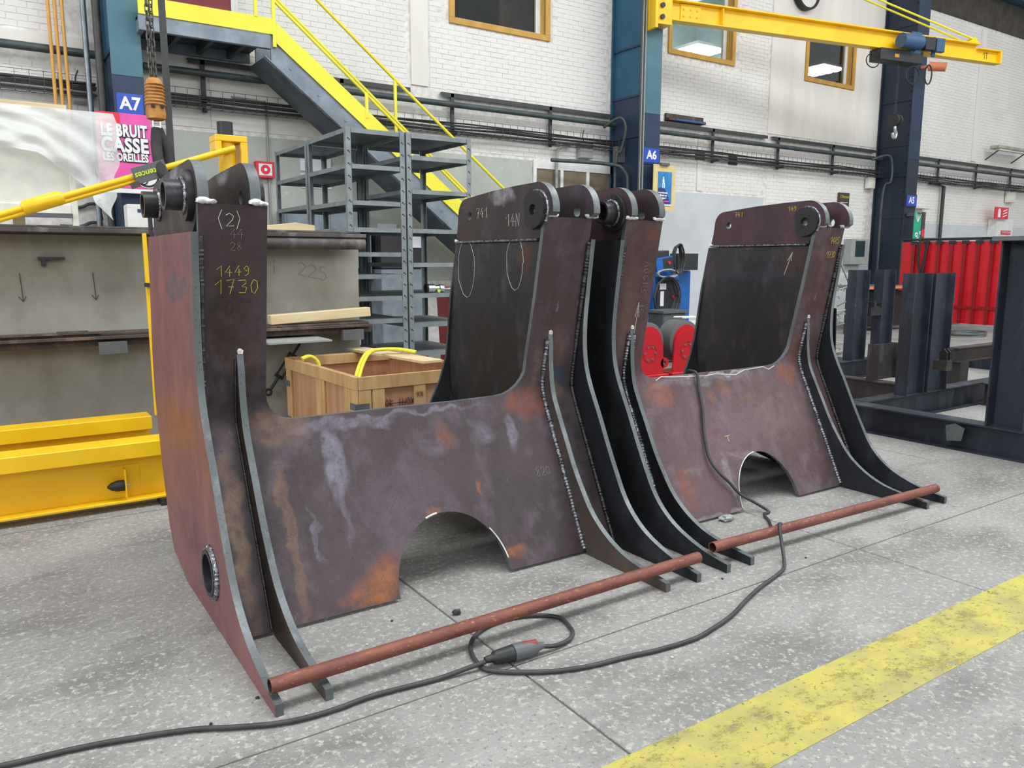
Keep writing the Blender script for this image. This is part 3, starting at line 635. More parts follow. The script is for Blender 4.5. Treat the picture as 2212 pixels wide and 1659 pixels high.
MB().box(25.9, 26.9, 12.1, 12.38, 2.3, 2.85).build('cabinet', 'white', r, bevel=.01); MB().box(25.5, 27.1, 12.0, 12.38, 2.2, 2.28).box(25.5, 25.6, 12.0, 12.38, 1.2, 2.2).box(27.0, 27.1, 12.0, 12.38, 1.2, 2.2).build('shelf_frame', 'stair_grey', r)
MB().box(25.55, 26.35, 12.02, 12.06, 2.85, 3.2).build('sign_plate', 'post_red', r); MB().box(25.7, 25.85, 12.01, 12.019, 2.9, 3.12).box(25.73, 25.82, 12.01, 12.019, 3.12, 3.16).build('extinguisher_symbol', 'sign_white', r)
for k in range(3): MB().bar((26.0, 12.014, 2.92+.08*k), (26.25, 12.014, 2.98+.08*k), .008, .03).build('flame_symbol', 'sign_white', r)
MB().box(26.15, 26.75, 12.08, 12.099, 2.4, 2.52).build('label_band', 'post_red', r); text('EXTINCTEUR', .09, (26.45, 12.075, 2.46), 'sign_white', 'lettering', r, thick=.002)
r = empty('door_4', (23, 12.3, 0)); r['kind'] = 'structure'
m = MB(); m.box(21.0, 24.4, 12.3, 12.38, 2.15, 2.25)
for x in (21.0, 22.0, 23.2, 24.3): m.box(x, x+.08, 12.3, 12.38, 0, 2.15)
m.build('door_frame', 'greybox', r)
for x in (21.1, 22.1, 23.3): MB().box(x, x+.88, 12.33, 12.38, .02, 2.14).build('door_leaf', 'white', r)
for k, (x, z) in enumerate(((21.5, 1.5), (21.5, 1.0), (22.3, 1.2), (22.75, 1.5))): MB().box(x, x+.3, 12.31, 12.329, z, z+.35).build('notice_sheet', 'paper', r)
MB().tube([(22.3, 12.3, 3.75), (23.0, 12.28, 3.68), (23.0, 12.28, 1)], .05, 8).build('conduit', 'cable', None, 'black conduit dropping from the tray right of column A5', 'conduit')
MB().box(20.6, 22.2, 12.1, 12.38, 3.02, 3.07).build('wall_shelf', 'white', None, 'short white shelf just right of the A5 sign', 'shelf')

# ------------------------------------------------------------------ staircase and landing
def zs(x): return 3.84-.78*(x-3.6)
r = empty('steel_staircase', (5, 9.9, 0), 'grey and yellow steel staircase with landing against the wall', 'staircase')
MB().box(1.6, 2.98, 9.4, 9.46, 3.98, 4.135).box(1.6, 2.98, 10.24, 10.27, 3.98, 4.10).box(1.6, 1.66, 9.46, 10.24, 3.98, 4.135).build('landing_beam', 'stair_grey', r, bevel=.004)
MB().box(1.6, 2.98, 9.46, 10.27, 4.10, 4.13).build('landing_deck', 'stair_dark', r)
for x in (2.0, 2.35, 2.7): MB().box(x, x+.05, 9.47, 10.23, 4.0, 4.1).build('deck_joist', 'stair_dark', r)
MB().box(1.6, 3.03, 9.385, 9.4, 4.136, 4.31).build('toe_plate', 'stair_yellow', r)
def slope(name, x0, x1, y0, y1, a, b, mat, par=r):
    return MB().prism([(x0, zs(x0)+a), (x1, zs(x1)+a), (x1, zs(x1)+b), (x0, zs(x0)+b)], [], lambda u, v, w_: (u, w_, v), y0, y1).build(name, mat, par)
XE = 7.5
slope('toe_plate', 3.0, XE, 9.385, 9.4, 0, -.23, 'stair_yellow')
slope('stringer', 2.98, XE, 9.41, 9.44, -.05, -.49, 'stair_grey'); slope('stringer_lip', 2.9, XE, 9.38, 9.44, -.485, -.5, 'stair_grey'); slope('stringer', 2.98, XE, 10.0, 10.03, 0, -.49, 'stair_grey')
slope('soffit', 2.9, XE, 9.45, 10.0, -.5, -.52, 'stair_dark'); slope('toe_plate', 3.0, XE, 10.031, 10.04, 0, -.23, 'stair_yellow')
for k in range(13):
    x = 3.2+k*.33; MB().box(x, x+.3, 9.45, 9.99, zs(x)-.28, zs(x)-.25).build('tread', 'stair_grey', r)
    if x < 6: MB().cyl((x, 9.4, zs(x)-.36), (x, 9.41, zs(x)-.36), .016, n=8).build('bolt', 'stair_grey', r)
def rail(pts, rr=.02, nm='handrail'): return MB().tube(pts, rr, 10).build(nm, 'stair_yellow', r, smooth=50)
rail([(3.03, 9.4, 4.51), (5.53, 9.4, 2.476), (7.5, 9.4, .94)], .018, 'mid_rail'); rail([(3.03, 9.4, 4.56), (5.53, 9.4, 2.526), (7.5, 9.4, .99)], .016, 'mid_rail')
rail([(2.6, 9.6, 5.47), (3.62, 9.6, 4.665), (4.62, 9.6, 3.88), (6.30, 9.6, 2.588), (7.6, 9.6, 1.58)])
for (x, y, z0, z1) in ((2.82, 9.39, 4.3, 5.2), (3.02, 9.39, 4.0, 5.3), (4.13, 9.39, zs(4.13)-.1, 3.63), (4.62, 9.6, zs(4.62)-.3, 3.88), (6.3, 9.6, zs(6.3)-.2, 2.588), (5.53, 9.39, zs(5.53)-.1, 2.476), (6.8, 9.39, zs(6.8)-.1, 1.5)):
    MB().box(x-.02, x+.02, y-.012, y+.012, z0, z1).build('post', 'stair_yellow', r, bevel=.003)
rail([(1.6, 9.39, 4.8), (3.0, 9.39, 4.8)], .018, 'mid_rail')
MB().box(7.2, 7.6, 9.4, 10.03, .27, .30).build('foot_plate', 'stair_grey', r)
KS = 11.3/9.4
for ch in [x for x in bpy.data.objects if x.parent == r]:
    for v in ch.data.vertices:
        p = v.co+r.location; v.co = Vector((p.x*KS, p.y*KS, 1.6+(p.z-1.6)*KS))-r.location

# ------------------------------------------------------------------ shelving units
def shelf_unit(x0, x1, y0, y1, lv, lab, ztop=2.92):
    r = empty('shelving_unit', ((x0+x1)/2, (y0+y1)/2, 0), lab, 'shelving', 'grey boltless shelving units')
    for (x, y, sx, sy) in ((x0, y0, 1, 1), (x1, y0, -1, 1), (x0, y1, 1, -1), (x1, y1, -1, -1)):
        m = MB(); a, b = sorted((x, x+sx*.055)); c, d = sorted((y, y+sy*.004)); m.box(a, b, c, d, 0, ztop)
        a, b = sorted((x, x+sx*.004)); c, d = sorted((y+sy*.004, y+sy*.05)); m.box(a, b, c, d, 0, ztop)
        po = m.build('post', 'shelf_grey', r)
        if sy == 1:
            h = MB(); z = ztop-.12
            while z > .4:
                xx = x+sx*.028; h.box(xx-.012, xx+.004, y-.0015, y-.0002, z, z+.014).box(xx+.006, xx+.016, y-.0015, y-.0002, z-.012, z+.002); z -= .122
            h.build('slot_holes', 'black', po, kind='stuff')
    for z in lv:
        MB().box(x0+.006, x1-.006, y0+.006, y1-.006, z-.008, z).box(x0+.06, x1-.06, y0+.002, y0+.006, z-.045, z).box(x0+.06, x1-.06, y1-.006, y1-.002, z-.045, z).box(x0+.002, x0+.006, y0+.05, y1-.05, z-.045, z).box(x1-.006, x1-.002, y0+.05, y1-.05, z-.045, z).build('shelf', 'shelf_grey', r)
    return r
LA = [2.91, 2.56, 2.2, 1.93, 1.68, 1.45, 1.22, .98, .6, .15]
shelf_unit(3.15, 3.80, 7.7, 8.82, LA, 'empty grey shelving unit at the near corner, beside the concrete block')
shelf_unit(3.82, 4.61, 7.7, 8.82, [2.91, 2.69, 2.34, 1.93, 1.57, 1.24, .92, .6, .15], 'empty grey shelving unit at the right, partly behind the left steel frame')
shelf_unit(3.15, 3.80, 8.86, 9.98, [2.91, 2.56, 2.22, 1.9, 1.5, 1.1, .7, .15], 'empty grey shelving unit furthest back under the stairs')
r = empty('hydraulic_fitting', (4.35, 7.9, 1.24), 'bright steel fitting with yellow cap lying on the right shelf', 'fitting')
MB().tube([(4.12, 7.85, 1.29), (4.2, 7.85, 1.29)], .048, 14).tube([(4.2, 7.85, 1.29), (4.26, 7.85, 1.29)], .036, 14).tube([(4.26, 7.85, 1.29), (4.32, 7.86, 1.285)], .045, 8).build('body', 'chrome', r, smooth=40); MB().tube([(4.32, 7.86, 1.28), (4.6, 7.9, 1.265)], .02, 10).build('tube', 'chrome', r, smooth=40)
MB().cyl((4.24, 7.81, 1.262), (4.24, 7.795, 1.262), .018, n=12).build('yellow_cap', 'fluo', r); MB().ring((4.1, 7.85, 1.29), (1, 0, 0), .05, .03, .02).build('seal', 'black', r)
r = empty('control_console', (5.7, 12.0, 0), 'blue grey console with dark top seen through the shelving', 'console'); MB().box(5.35, 6.15, 11.75, 12.3, 0, 1.45).build('body', 'stair_grey', r, bevel=.01); MB().box(5.38, 6.1, 11.8, 12.25, 1.451, 2.05).build('dark_hood', 'machine_dark', r, bevel=.02); MB().box(5.9, 6.08, 11.78, 11.799, 1.8, 2.02).build('white_sheet', 'paper', r)
r = empty('red_container', (5.3, 8.7, 0), 'red plastic bin partly hidden right of the shelving', 'bin'); MB().prism([(5.05, 0), (5.35, 0), (5.42, 1.2), (4.98, 1.2)], [], lambda u, v, w_: (u, w_, v), 8.9, 9.25).build('body', 'red', r, bevel=.02); MB().box(4.95, 5.45, 8.86, 9.29, 1.2, 1.26).build('rim', 'red', r, bevel=.01)

# ------------------------------------------------------------------ concrete block with steel rails
r = empty('concrete_stand', (0, 7.3, 0), 'long grey concrete stand with rusty steel rails', 'concrete stand')
MB().box(-3.2, 1.2, 7.16, 7.7, 0, 1.80).build('block', 'concrete', r, bevel=.01); MB().box(1.205, 3.02, 7.16, 7.7, 0, 1.80).build('block', 'concrete', r, bevel=.01)
MB().box(-3.2, 2.98, 6.86, 7.7, 1.801, 1.835).box(-3.2, 2.95, 6.92, 7.0, 1.836, 1.856).build('top_rail', 'rail', r, bevel=.004)
MB().tube([(1.9, 6.9, 1.745), (2.97, 6.9, 1.745)], .052, 18).build('top_pipe', 'rail', r, smooth=40)
MB().box(-3.2, 3.02, 6.86, 7.16, .985, 1.01).box(-3.2, 3.0, 6.9, 7.159, 1.011, 1.03).box(-3.2, 3.04, 6.93, 7.159, .93, .984).build('mid_rail', 'rust', r, bevel=.003)
for x in (.72, 2.72): MB().box(x, x+.2, 6.84, 6.9, .87, .965).build('clip_plate', 'benchgrey', r)
MB().box(.38, .56, 7.1, 7.16, 1.6, 1.62).box(.4, .43, 7.1, 7.16, 1.55, 1.6).build('bracket', 'machine_dark', r)
hand('1', lambda u, v: (2.15+u, 7.156, 1.48+v), .12, 'chalk_faint', r, .002, 'chalk_mark'); hand('225', lambda u, v: (2.42+u*1.1, 7.156, 1.47+v-u*.25), .12, 'chalk_faint', r, .002, 'chalk_mark')
for x in (.25, .75): MB().tube([(x, 7.156, 1.5), (x+.01, 7.156, 1.28)], .0025, 4).tube([(x-.02, 7.156, 1.32), (x+.01, 7.156, 1.28), (x+.03, 7.156, 1.32)], .0025, 4).build('drawn_arrow', 'ink', r)
MB().prism([(2.0, 1.8565), (2.52, 1.8565), (2.52, 1.905), (2.35, 1.925), (2.0, 1.885)], [], lambda u, v, w_: (u, w_, v), 6.93, 7.08).build('timber_wedge', 'wood', None, 'pale wooden wedge lying on top of the concrete stand', 'timber', bevel=.004)
MB().bar((2.08, 6.95, 1.078), (3.02, 6.95, 1.12), .1, .085).build('timber_beam', 'wood', None, 'pale square timber lying on the middle rail of the stand', 'timber', bevel=.005)
MB().box(1.95, 2.5, 6.55, 7.155, .90, .915).build('steel_plate', 'greybox', None, 'thin grey steel plate sticking out above the turnbuckle', 'plate')
MB().box(.45, .66, 6.88, 6.95, 1.031, 1.055).build('flat_bar', 'rail', None, 'short grey flat bar on the middle rail at the left', 'bar'); MB().box(-.5, .75, 6.87, 6.93, 1.031, 1.044).build('flat_bar', 'rust', None, 'long dark flat bar on the middle rail at the far left', 'bar')
r = empty('turnbuckle_chain', (2.2, 6.95, .4), 'black turnbuckle and chain hanging against the concrete stand', 'chain')
P0 = Vector((2.40, 7.1, .84)); P1 = Vector((2.07, 7.1, .38)); D = (P1-P0).normalized(); S = D.cross(Vector((0, 1, 0)))
MB().tube([P0, P0+D*.12], .012, 8).build('eye_rod', 'machine_dark', r)
m = MB(); m.tube([P0+D*.14+S*.03, P0+D*.36+S*.03], .01, 8).tube([P0+D*.14-S*.03, P0+D*.36-S*.03], .01, 8).bar(P0+D*.13+S*.04, P0+D*.13-S*.04, .03, .03, (0, 1, 0)).bar(P0+D*.36+S*.04, P0+D*.36-S*.04, .03, .03, (0, 1, 0)); m.build('turnbuckle_body', 'machine_dark', r)
MB().tube([P0+D*.37, P0+D*.5], .013, 8).build('lower_rod', 'machine_dark', r); MB().ring(P0+D*.53, (0, 1, 0), .035, .018, .02).build('shackle', 'machine_dark', r)

# ------------------------------------------------------------------ yellow beams on the left
def ybeam(y, lab, stop):
    r = empty('yellow_beam', (-.6, y, 0), lab, 'beam', 'yellow steel beams'); x0, x1 = -4.1, 1.0 if y < 6 else .98
    MB().box(x0, x1, y-.05, y+.11, .05, .065).build('bottom_flange', 'yellow', r, bevel=.002); MB().box(x0, x1, y+.044, y+.056, .066, .34).build('web', 'yellow', r)
    MB().box(x0, x1, y-.075, y+.13, .342, .442).build('top_rail', 'yellow', r, bevel=.004)
    for x in (-3.8, -1.4, .86): MB().box(x, x+.12, y-.08, y+.08, 0, .049).build('support_block', 'machine_dark', r)
    if stop:
        MB().box(.66, .668, y-.05, y+.043, .08, .27).build('stop_plate', 'yellow', r); MB().box(.6, .76, y+.037, y+.0435, .12, .28).build('doubler_plate', 'yellow', r)
        MB().tube([(.66, y-.01, .16), (.62, y-.01, .16), (.585, y-.01, .16), (.56, y-.01, .16)], .03, 14, rads=[.036, .036, .027, .008]).build('rubber_bumper', 'black', r, smooth=60); MB().cyl((.668, y-.01, .16), (.69, y-.01, .16), .01, n=8).build('bolt', 'chrome', r)
    return r
ybeam(5.5, 'nearest yellow steel beam with a black bumper at the left', True); ybeam(6.4, 'second yellow steel beam lying behind the nearest one', False)
r = empty('yellow_upright', (1.03, 6.4, .44), 'thin yellow upright strip rising behind the left steel frame', 'upright')
MB().box(1.005, 1.03, 6.32, 6.36, .443, 1.79).box(1.1, 1.125, 6.32, 6.36, 1.6, 1.79).build('strip', 'yellow', r, bevel=.002); MB().tube([(1.065, 6.34, .45), (1.065, 6.34, 1.85), (1.065, 6.34, 1.95)], .016, 10).build('screw_rod', 'machine_dark', r); MB().bar((.99, 6.3, 1.42), (1.09, 6.3, 1.41), .02, .03).build('clamp', 'machine_dark', r)
r = empty('jib_crane', (1.42, 5.5, 0), 'yellow jib post with bracket and long tie rod at the left', 'crane')
MB().cyl((1.42, 5.5, 0), (1.42, 5.5, 2.40), .055, n=20).build('post', 'yellow', r, smooth=40); MB().cyl((1.415, 5.5, 2.401), (1.415, 5.5, 2.49), .05, n=20).build('post_cap', 'machine_dark', r, smooth=40)
MB().box(1.33, 1.535, 5.42, 5.58, 2.36, 2.40).box(1.49, 1.535, 5.42, 5.58, 2.17, 2.36).box(1.33, 1.37, 5.42, 5.58, 2.3, 2.36).build('bracket', 'yellow', r, bevel=.004)
R0 = Vector((-3.85, 5.42, .448)); R1 = Vector((1.45, 5.42, 2.32)); D = (R1-R0).normalized()
def RP(x): return R0+(R1-R0)*((x-R0.x)/(R1.x-R0.x))
MB().cyl(RP(.4), R1, .02, n=14).cyl(R0, RP(.3), .02, n=14).build('tie_rod', 'yellow', r, smooth=40); MB().cyl(RP(-2.0)-Vector((0, 0, .028)), RP(.85)-Vector((0, 0, .028)), .014, n=10).build('secondary_rod', 'yellow', r, smooth=40)
MB().tube([RP(.235), RP(.25), RP(.43), RP(.445)], .04, 18, rads=[.03, .042, .042, .03]).build('sleeve', 'yellow', r, smooth=40)
tg = empty('hanging_tag', (.9, 5.36, 2.1), 'dark board tag hung on the yellow tie rod, marked Potences', 'tag')
m = MB(); pa = RP(.83)+Vector((0, -.03, .0)); pb = RP(1.02)+Vector((0, -.03, .0)); m.bar(pa, pb, .012, .1); m.build('board', 'benchgrey', tg, bevel=.002)
MB().bar(pa+Vector((-.02, -.002, -.06)), pa+Vector((.03, -.002, -.04)), .012, .035).build('wood_block', 'rust', tg)
text('Potences', .05, (pa+pb)/2+Vector((0, -.009, 0)), 'fluo', 'lettering', tg, thick=.002, rot=PI+.34, shear=.2, bold=.001)

# ------------------------------------------------------------------ chain hoist
r = empty('chain_hoist_hook', (1.0, 5.5, 2.4), 'worn orange hook block hanging on a dark chain', 'hoist')
def link_mesh():
    if 'link' not in bme:
        m = MB(); pts = []
        for i in range(17):
            a = 2*PI*i/16; pts.append((.011*math.cos(a), 0, .019*math.sin(a)+(.010 if math.sin(a) > 0 else -.010)))
        m.tube(pts, .0042, 6, caps=False); me = bpy.data.meshes.new('link'); me.from_pydata(m.v, [], m.f); me.materials.append(M['chain']); bme['link'] = me
    return bme['link']
for k in range(62):
    for sx, nm in ((-.012, 0), (.012, 1)) if k < 62 else ((0, 0),):
        o = bpy.data.objects.new('chain_link', link_mesh()); COL.objects.link(o); o.parent = r
        o.location = (sx-.002+.0*k, 0, .31+k*.041); o.rotation_euler = (0, 0, (k % 2)*PI/2+.5+sx*20)
m = MB(); m.tube([(1.0, 5.5, z) for z in (2.715, 2.70, 2.66, 2.6, 2.54, 2.5, 2.47, 2.462)], .05, 16, rads=[.03, .045, .052, .056, .056, .06, .056, .035]).build('hook_cover', 'orange_rubber', r, smooth=50)
m = MB()
for k in range(7): m.tube([(1.0+.058*math.cos(a*PI/8)*(1-.02*k), 5.5+.058*math.sin(a*PI/8), 2.555+.02*k) for a in range(-15, 2)], .006, 6)
m.build('ribs', 'orange_rubber', r)
MB().box(.965, .985, 5.435, 5.45, 2.53, 2.55).build('window_slot', 'ink', r); MB().box(1.02, 1.04, 5.44, 5.452, 2.53, 2.55).build('window_slot', 'ink', r)
MB().box(.975, .982, 5.485, 5.515, 2.36, 2.46).box(1.018, 1.025, 5.485, 5.515, 2.36, 2.46).box(.982, 1.018, 5.487, 5.513, 2.39, 2.43).build('clevis', 'chrome', r, bevel=.002)
sg = empty('round_sling', (1.0, 5.5, 2.15), 'black round sling looped from the orange hook block', 'sling')
MB().tube(smoothpts([(1.0, 5.5, 2.41), (.985, 5.47, 2.3), (.985, 5.4, 2.16), (1.02, 5.38, 2.10), (1.06, 5.46, 2.15), (1.05, 5.5, 2.28), (1.005, 5.51, 2.41)], 5), .034, 8).build('webbing', 'slingblack', sg, smooth=60)
MB().box(1.055, 1.095, 5.5, 5.512, 2.16, 5.3).build('pendant_cable', 'cable', None, 'black flat pendant cable hanging beside the orange hook block', 'cable')

# cream cabinet with plastic film
r = empty('cream_screen', (.4, 8.5, 0), 'cream framed panel under a plastic sheet at the left edge', 'screen')
MB().box(-1.2, .76, 8.5, 8.52, 2.1, 2.88).build('panel', 'cream', r); MB().box(-1.2, .8, 8.48, 8.56, 2.88, 2.93).box(.76, .81, 8.46, 8.54, 0, 2.88).box(-1.2, .76, 8.48, 8.54, 2.02, 2.1).box(-.95, -.9, 8.46, 8.54, 0, 2.0).build('frame', 'cream', r, bevel=.003); MB().box(-1.2, .76, 8.44, 8.48, 1.98, 2.02).build('lower_rail', 'benchgrey', r)
MB().box(-1.5, .82, 8.9, 8.98, 2.93, 3.06).box(.3, .4, 8.9, 8.98, 0, 2.93).box(-1.4, -1.3, 8.9, 8.98, 0, 2.93).build('timber_rack', 'wood', None, 'pale timber rack beam behind the plastic sheet', 'timber')
def film():
    m = MB(); nu, nv = 50, 26; rr = random.Random(5)
    ph = [rr.uniform(0, 6) for _ in range(8)]
    for j in range(nv+1):
        v = j/nv
        for i in range(nu+1):
            u = i/nu; x = -1.2+u*2.38
            hang = .32+.12*u+(max(0, u-.72)/.28)**1.2*.55
            z = 2.97-.02*u-hang*v+ .012*math.sin(18*u+ph[0])*v
            y = 8.40-.06*v+.03*math.sin(13*u+5*v+ph[1])*v+.022*math.sin(31*u+9*v*v+ph[2])*v+.015*math.sin(23*u-17*v+ph[3])
            if j == 0: y = 8.46
            x += (-.16*max(0, v-.35) if u > .93 else 0)+.02*math.sin(21*v+ph[4])*(u > .9)
            m.v.append((x, y, z))
    for j in range(nv):
        for i in range(nu): m.f.append((j*(nu+1)+i, j*(nu+1)+i+1, (j+1)*(nu+1)+i+1, (j+1)*(nu+1)+i)); m.mi.append(0)
    return m.build('plastic_sheet', 'film', None, 'translucent plastic sheet draped over the cream screen', 'plastic sheet', smooth=80)
film()
r = empty('wall_cabinet', (1.7, 11.3, 1.9), 'small white wall box with a red button on column A7', 'cabinet')
MB().box(1.62, 1.95, 11.2, 11.49, 1.85, 2.3).build('body', 'white', r, bevel=.01); MB().cyl((1.88, 11.18, 1.95), (1.88, 11.2, 1.95), .025, n=14).build('button', 'post_red', r); MB().box(1.74, 1.84, 11.19, 11.199, 2.2, 2.24).build('badge', 'post_navy', r)
MB().tube([(1.38, 11.9, 1.0), (1.38, 11.9, 9)], .035, 12).build('downpipe', 'zinc', None, 'shiny vertical duct pipe just left of column A7', 'pipe', smooth=50)
MB().tube([(1.5, 11.7, 1.0), (1.5, 11.7, 9)], .05, 12).build('downpipe', 'cable', None, 'black vertical pipe between the shiny duct and column A7', 'pipe', smooth=50)
r = empty('vertical_cables', (10.58, 11.42, 0), 'bundle of thin grey pipes running up the edge of column A6', 'pipes')
for k in range(4): MB().tube([(10.5+.035*k, 11.4, .5), (10.5+.035*k, 11.4, 9)], .012, 8).build('pipe', 'greybox' if k % 2 else 'tray', r, smooth=50)
for k, (z, c_) in enumerate(((2.3, 'darkpipe'), (2.05, 'darkpipe'))):
    MB().tube(smoothpts([(.95, 12.35, z), (1.2, 12.35, z), (1.32, 12.34, z+.05), (1.42, 12.34, z+.03), (1.46-.0*k, 12.34, z-.16)], 4), .022, 8).build('valve_pipe', c_, None, ('upper' if k == 0 else 'lower')+' dark pipe with valve on the wall left of column A7', 'pipe', smooth=50)

# ------------------------------------------------------------------ wooden crate (local frame, rotated)
r = empty('wooden_crate', (2.22, 5.37, 0), 'open pine and plywood crate between the frames', 'crate', rz=math.radians(1.5))
W, L, H = 1.05, 1.5, .75
def pl(n, *a, mat='crate_wood', bev=.003): return MB().box(*a).build(n, mat, r, bevel=bev)
pl('floor_board', .02, W-.02, .02, L-.02, .08, .1, mat='ply')
for y in (.05, .7, L-.15): pl('skid', .0, W, y, y+.1, 0, .08)
pl('side_panel', .018, .028, .03, L-.03, .1, H-.02, mat='ply', bev=0); pl('side_panel', W-.028, W-.018, .03, L-.03, .1, H-.02, mat='ply', bev=0)
pl('front_panel', .03, W-.03, .018, .028, .1, H-.02, mat='ply', bev=0); pl('rear_panel', .03, W-.03, L-.028, L-.018, .1, H-.02, mat='ply', bev=0)
pl('top_rail', -.004, .017, 0, L, H-.1, H); pl('top_rail', W-.017, W+.004, 0, L, H-.1, H); pl('top_rail', .018, W-.018, -.004, .017, H-.1, H); pl('top_rail', .018, W-.018, L-.017, L, H-.1, H)
pl('inner_rail', .03, .05, .03, L-.03, H-.07, H-.004); pl('inner_rail', .05, W-.05, L-.05, L-.03, H-.09, H-.004)
for y in (0.0, .12, .62, .68, L-.12): pl('side_batten', -.001, .017, y, y+.11 if y not in (.62,) else y+.05, .08, H-.1)
for x in (.02, .13, .48, .9): pl('front_batten', x, x+.1, -.001, .017, .08, H-.1)
for z in (.18, .5):
    pl('corner_strap', -.008, -.0045, 0, .1, z, z+.05, mat='zinc', bev=0); pl('corner_strap', -.004, .1, -.008, -.0045, z, z+.05, mat='zinc', bev=0); pl('corner_strap', -.008, -.0045, L-.1, L, z, z+.05, mat='zinc', bev=0)
hand('FOR INOX', lambda u, v: (.2+u, .015, .5+v), .06, 'ink', r, .0018, 'pen_marking', .6); MB().bar((.2, .012, .53), (.5, .012, .52), .002, .003).bar((.2, .012, .515), (.5, .012, .54), .002, .003).build('crossing_out', 'ink', r)
hand('R2X037', lambda u, v: (.2+u, .015, .36+v), .07, 'ink', r, .0018, 'pen_marking', .6); hand('908', lambda u, v: (.49+u, -.004, .56+v), .04, 'ink', r, .0014, 'pen_marking', .55)
MB().bar((3.06, 5.75, .768), (2.9, 7.0, .768), .19, .025).build('loose_board', 'wood', None, 'loose plank laid across the right side of the crate', 'plank', bevel=.003)
def band(pts, w_, t_, mat, name, lab, cat):
    pts = smoothpts(pts, 6); m = MB(); n = len(pts)
    for off in (-w_*.28, w_*.28):
        q = []
        for i, p in enumerate(pts):
            d = (pts[min(i+1, n-1)]-pts[max(i-1, 0)]).normalized(); s_ = d.cross(Vector((0, 0, 1))); s_ = s_.normalized() if s_.length > .01 else Vector((1, 0, 0)); q.append(p+s_*off)
        m.tube(q, t_, 8)
    return m.build(name, mat, None, lab, cat, smooth=70)
band([(2.36, 5.72, .62), (2.5, 5.95, .74), (2.68, 6.2, .82), (2.86, 6.35, .825), (3.02, 6.3, .822), (3.13, 6.2, .80)], .05, .014, 'sling', 'lifting_sling', 'yellow lifting sling draped over the crate plank', 'sling')
band([(2.36, 6.45, .60), (2.33, 6.46, .74), (2.27, 6.47, .79), (2.20, 6.47, .775)], .05, .016, 'sling', 'lifting_sling', 'yellow sling end hooked over the left side of the crate', 'sling')

# ------------------------------------------------------------------ the two welded steel frames
def smoothprof(z):
    def f(q): return 3.64-(q-.87)*.18 if q > .87 else 3.215+.49*q
    return (f(z-.05)+f(z-.025)+f(z)+f(z+.025)+f(z+.05))/5
FIN_O = [(3.475, 1.715), (3.505, 1.5), (3.535, 1.25), (3.535, 1.1), (3.515, .98), (3.465, .86), (3.39, .72), (3.315, .57), (3.24, .43), (3.17, .31), (3.09, .22), (2.99, .15), (2.87, .1), (2.74, .065), (2.6, .045)]
FIN_I = [(3.585, 1.19), (3.575, 1.12), (3.572, 1.0), (3.55, .86), (3.50, .75), (3.43, .62), (3.35, .47), (3.27, .35), (3.2, .26), (3.12, .19), (3.02, .13), (2.9, .085), (2.75, .06), (2.6, .045)]
def yz(u, v, w_): return (w_, u, v)
def circ(c, r_, n=24, a0=0, a1=360): return [(c[0]+r_*math.cos(math.radians(a0+(a1-a0)*i/n)), c[1]+r_*math.sin(math.radians(a0+(a1-a0)*i/n))) for i in range(n+(0 if a1-a0 == 360 else 1))]
def bead(fn_pts, r_, parent, name='weld_bead', mat='weld', seed=1):
    P = smoothpts(fn_pts, 3); q = []; rd = random.Random(seed); n = max(2, int(sum((P[i+1]-P[i]).length for i in range(len(P)-1))/.009))
    L_ = [0]; 
    for i in range(len(P)-1): L_.append(L_[-1]+(P[i+1]-P[i]).length)
    k = 0; rads = []
    for i in range(n+1):
        s_ = L_[-1]*i/n
        while k < len(L_)-2 and L_[k+1] < s_: k += 1
        t_ = (s_-L_[k])/max(1e-6, L_[k+1]-L_[k]); q.append(P[k].lerp(P[k+1], t_)); rads.append(r_*(.78 if i % 2 else 1.12)*rd.uniform(.88, 1.12))
    return MB().tube(q, r_, 8, rads=rads).build(name, mat, parent, smooth=50)
PLATE = {}; WALL = {}
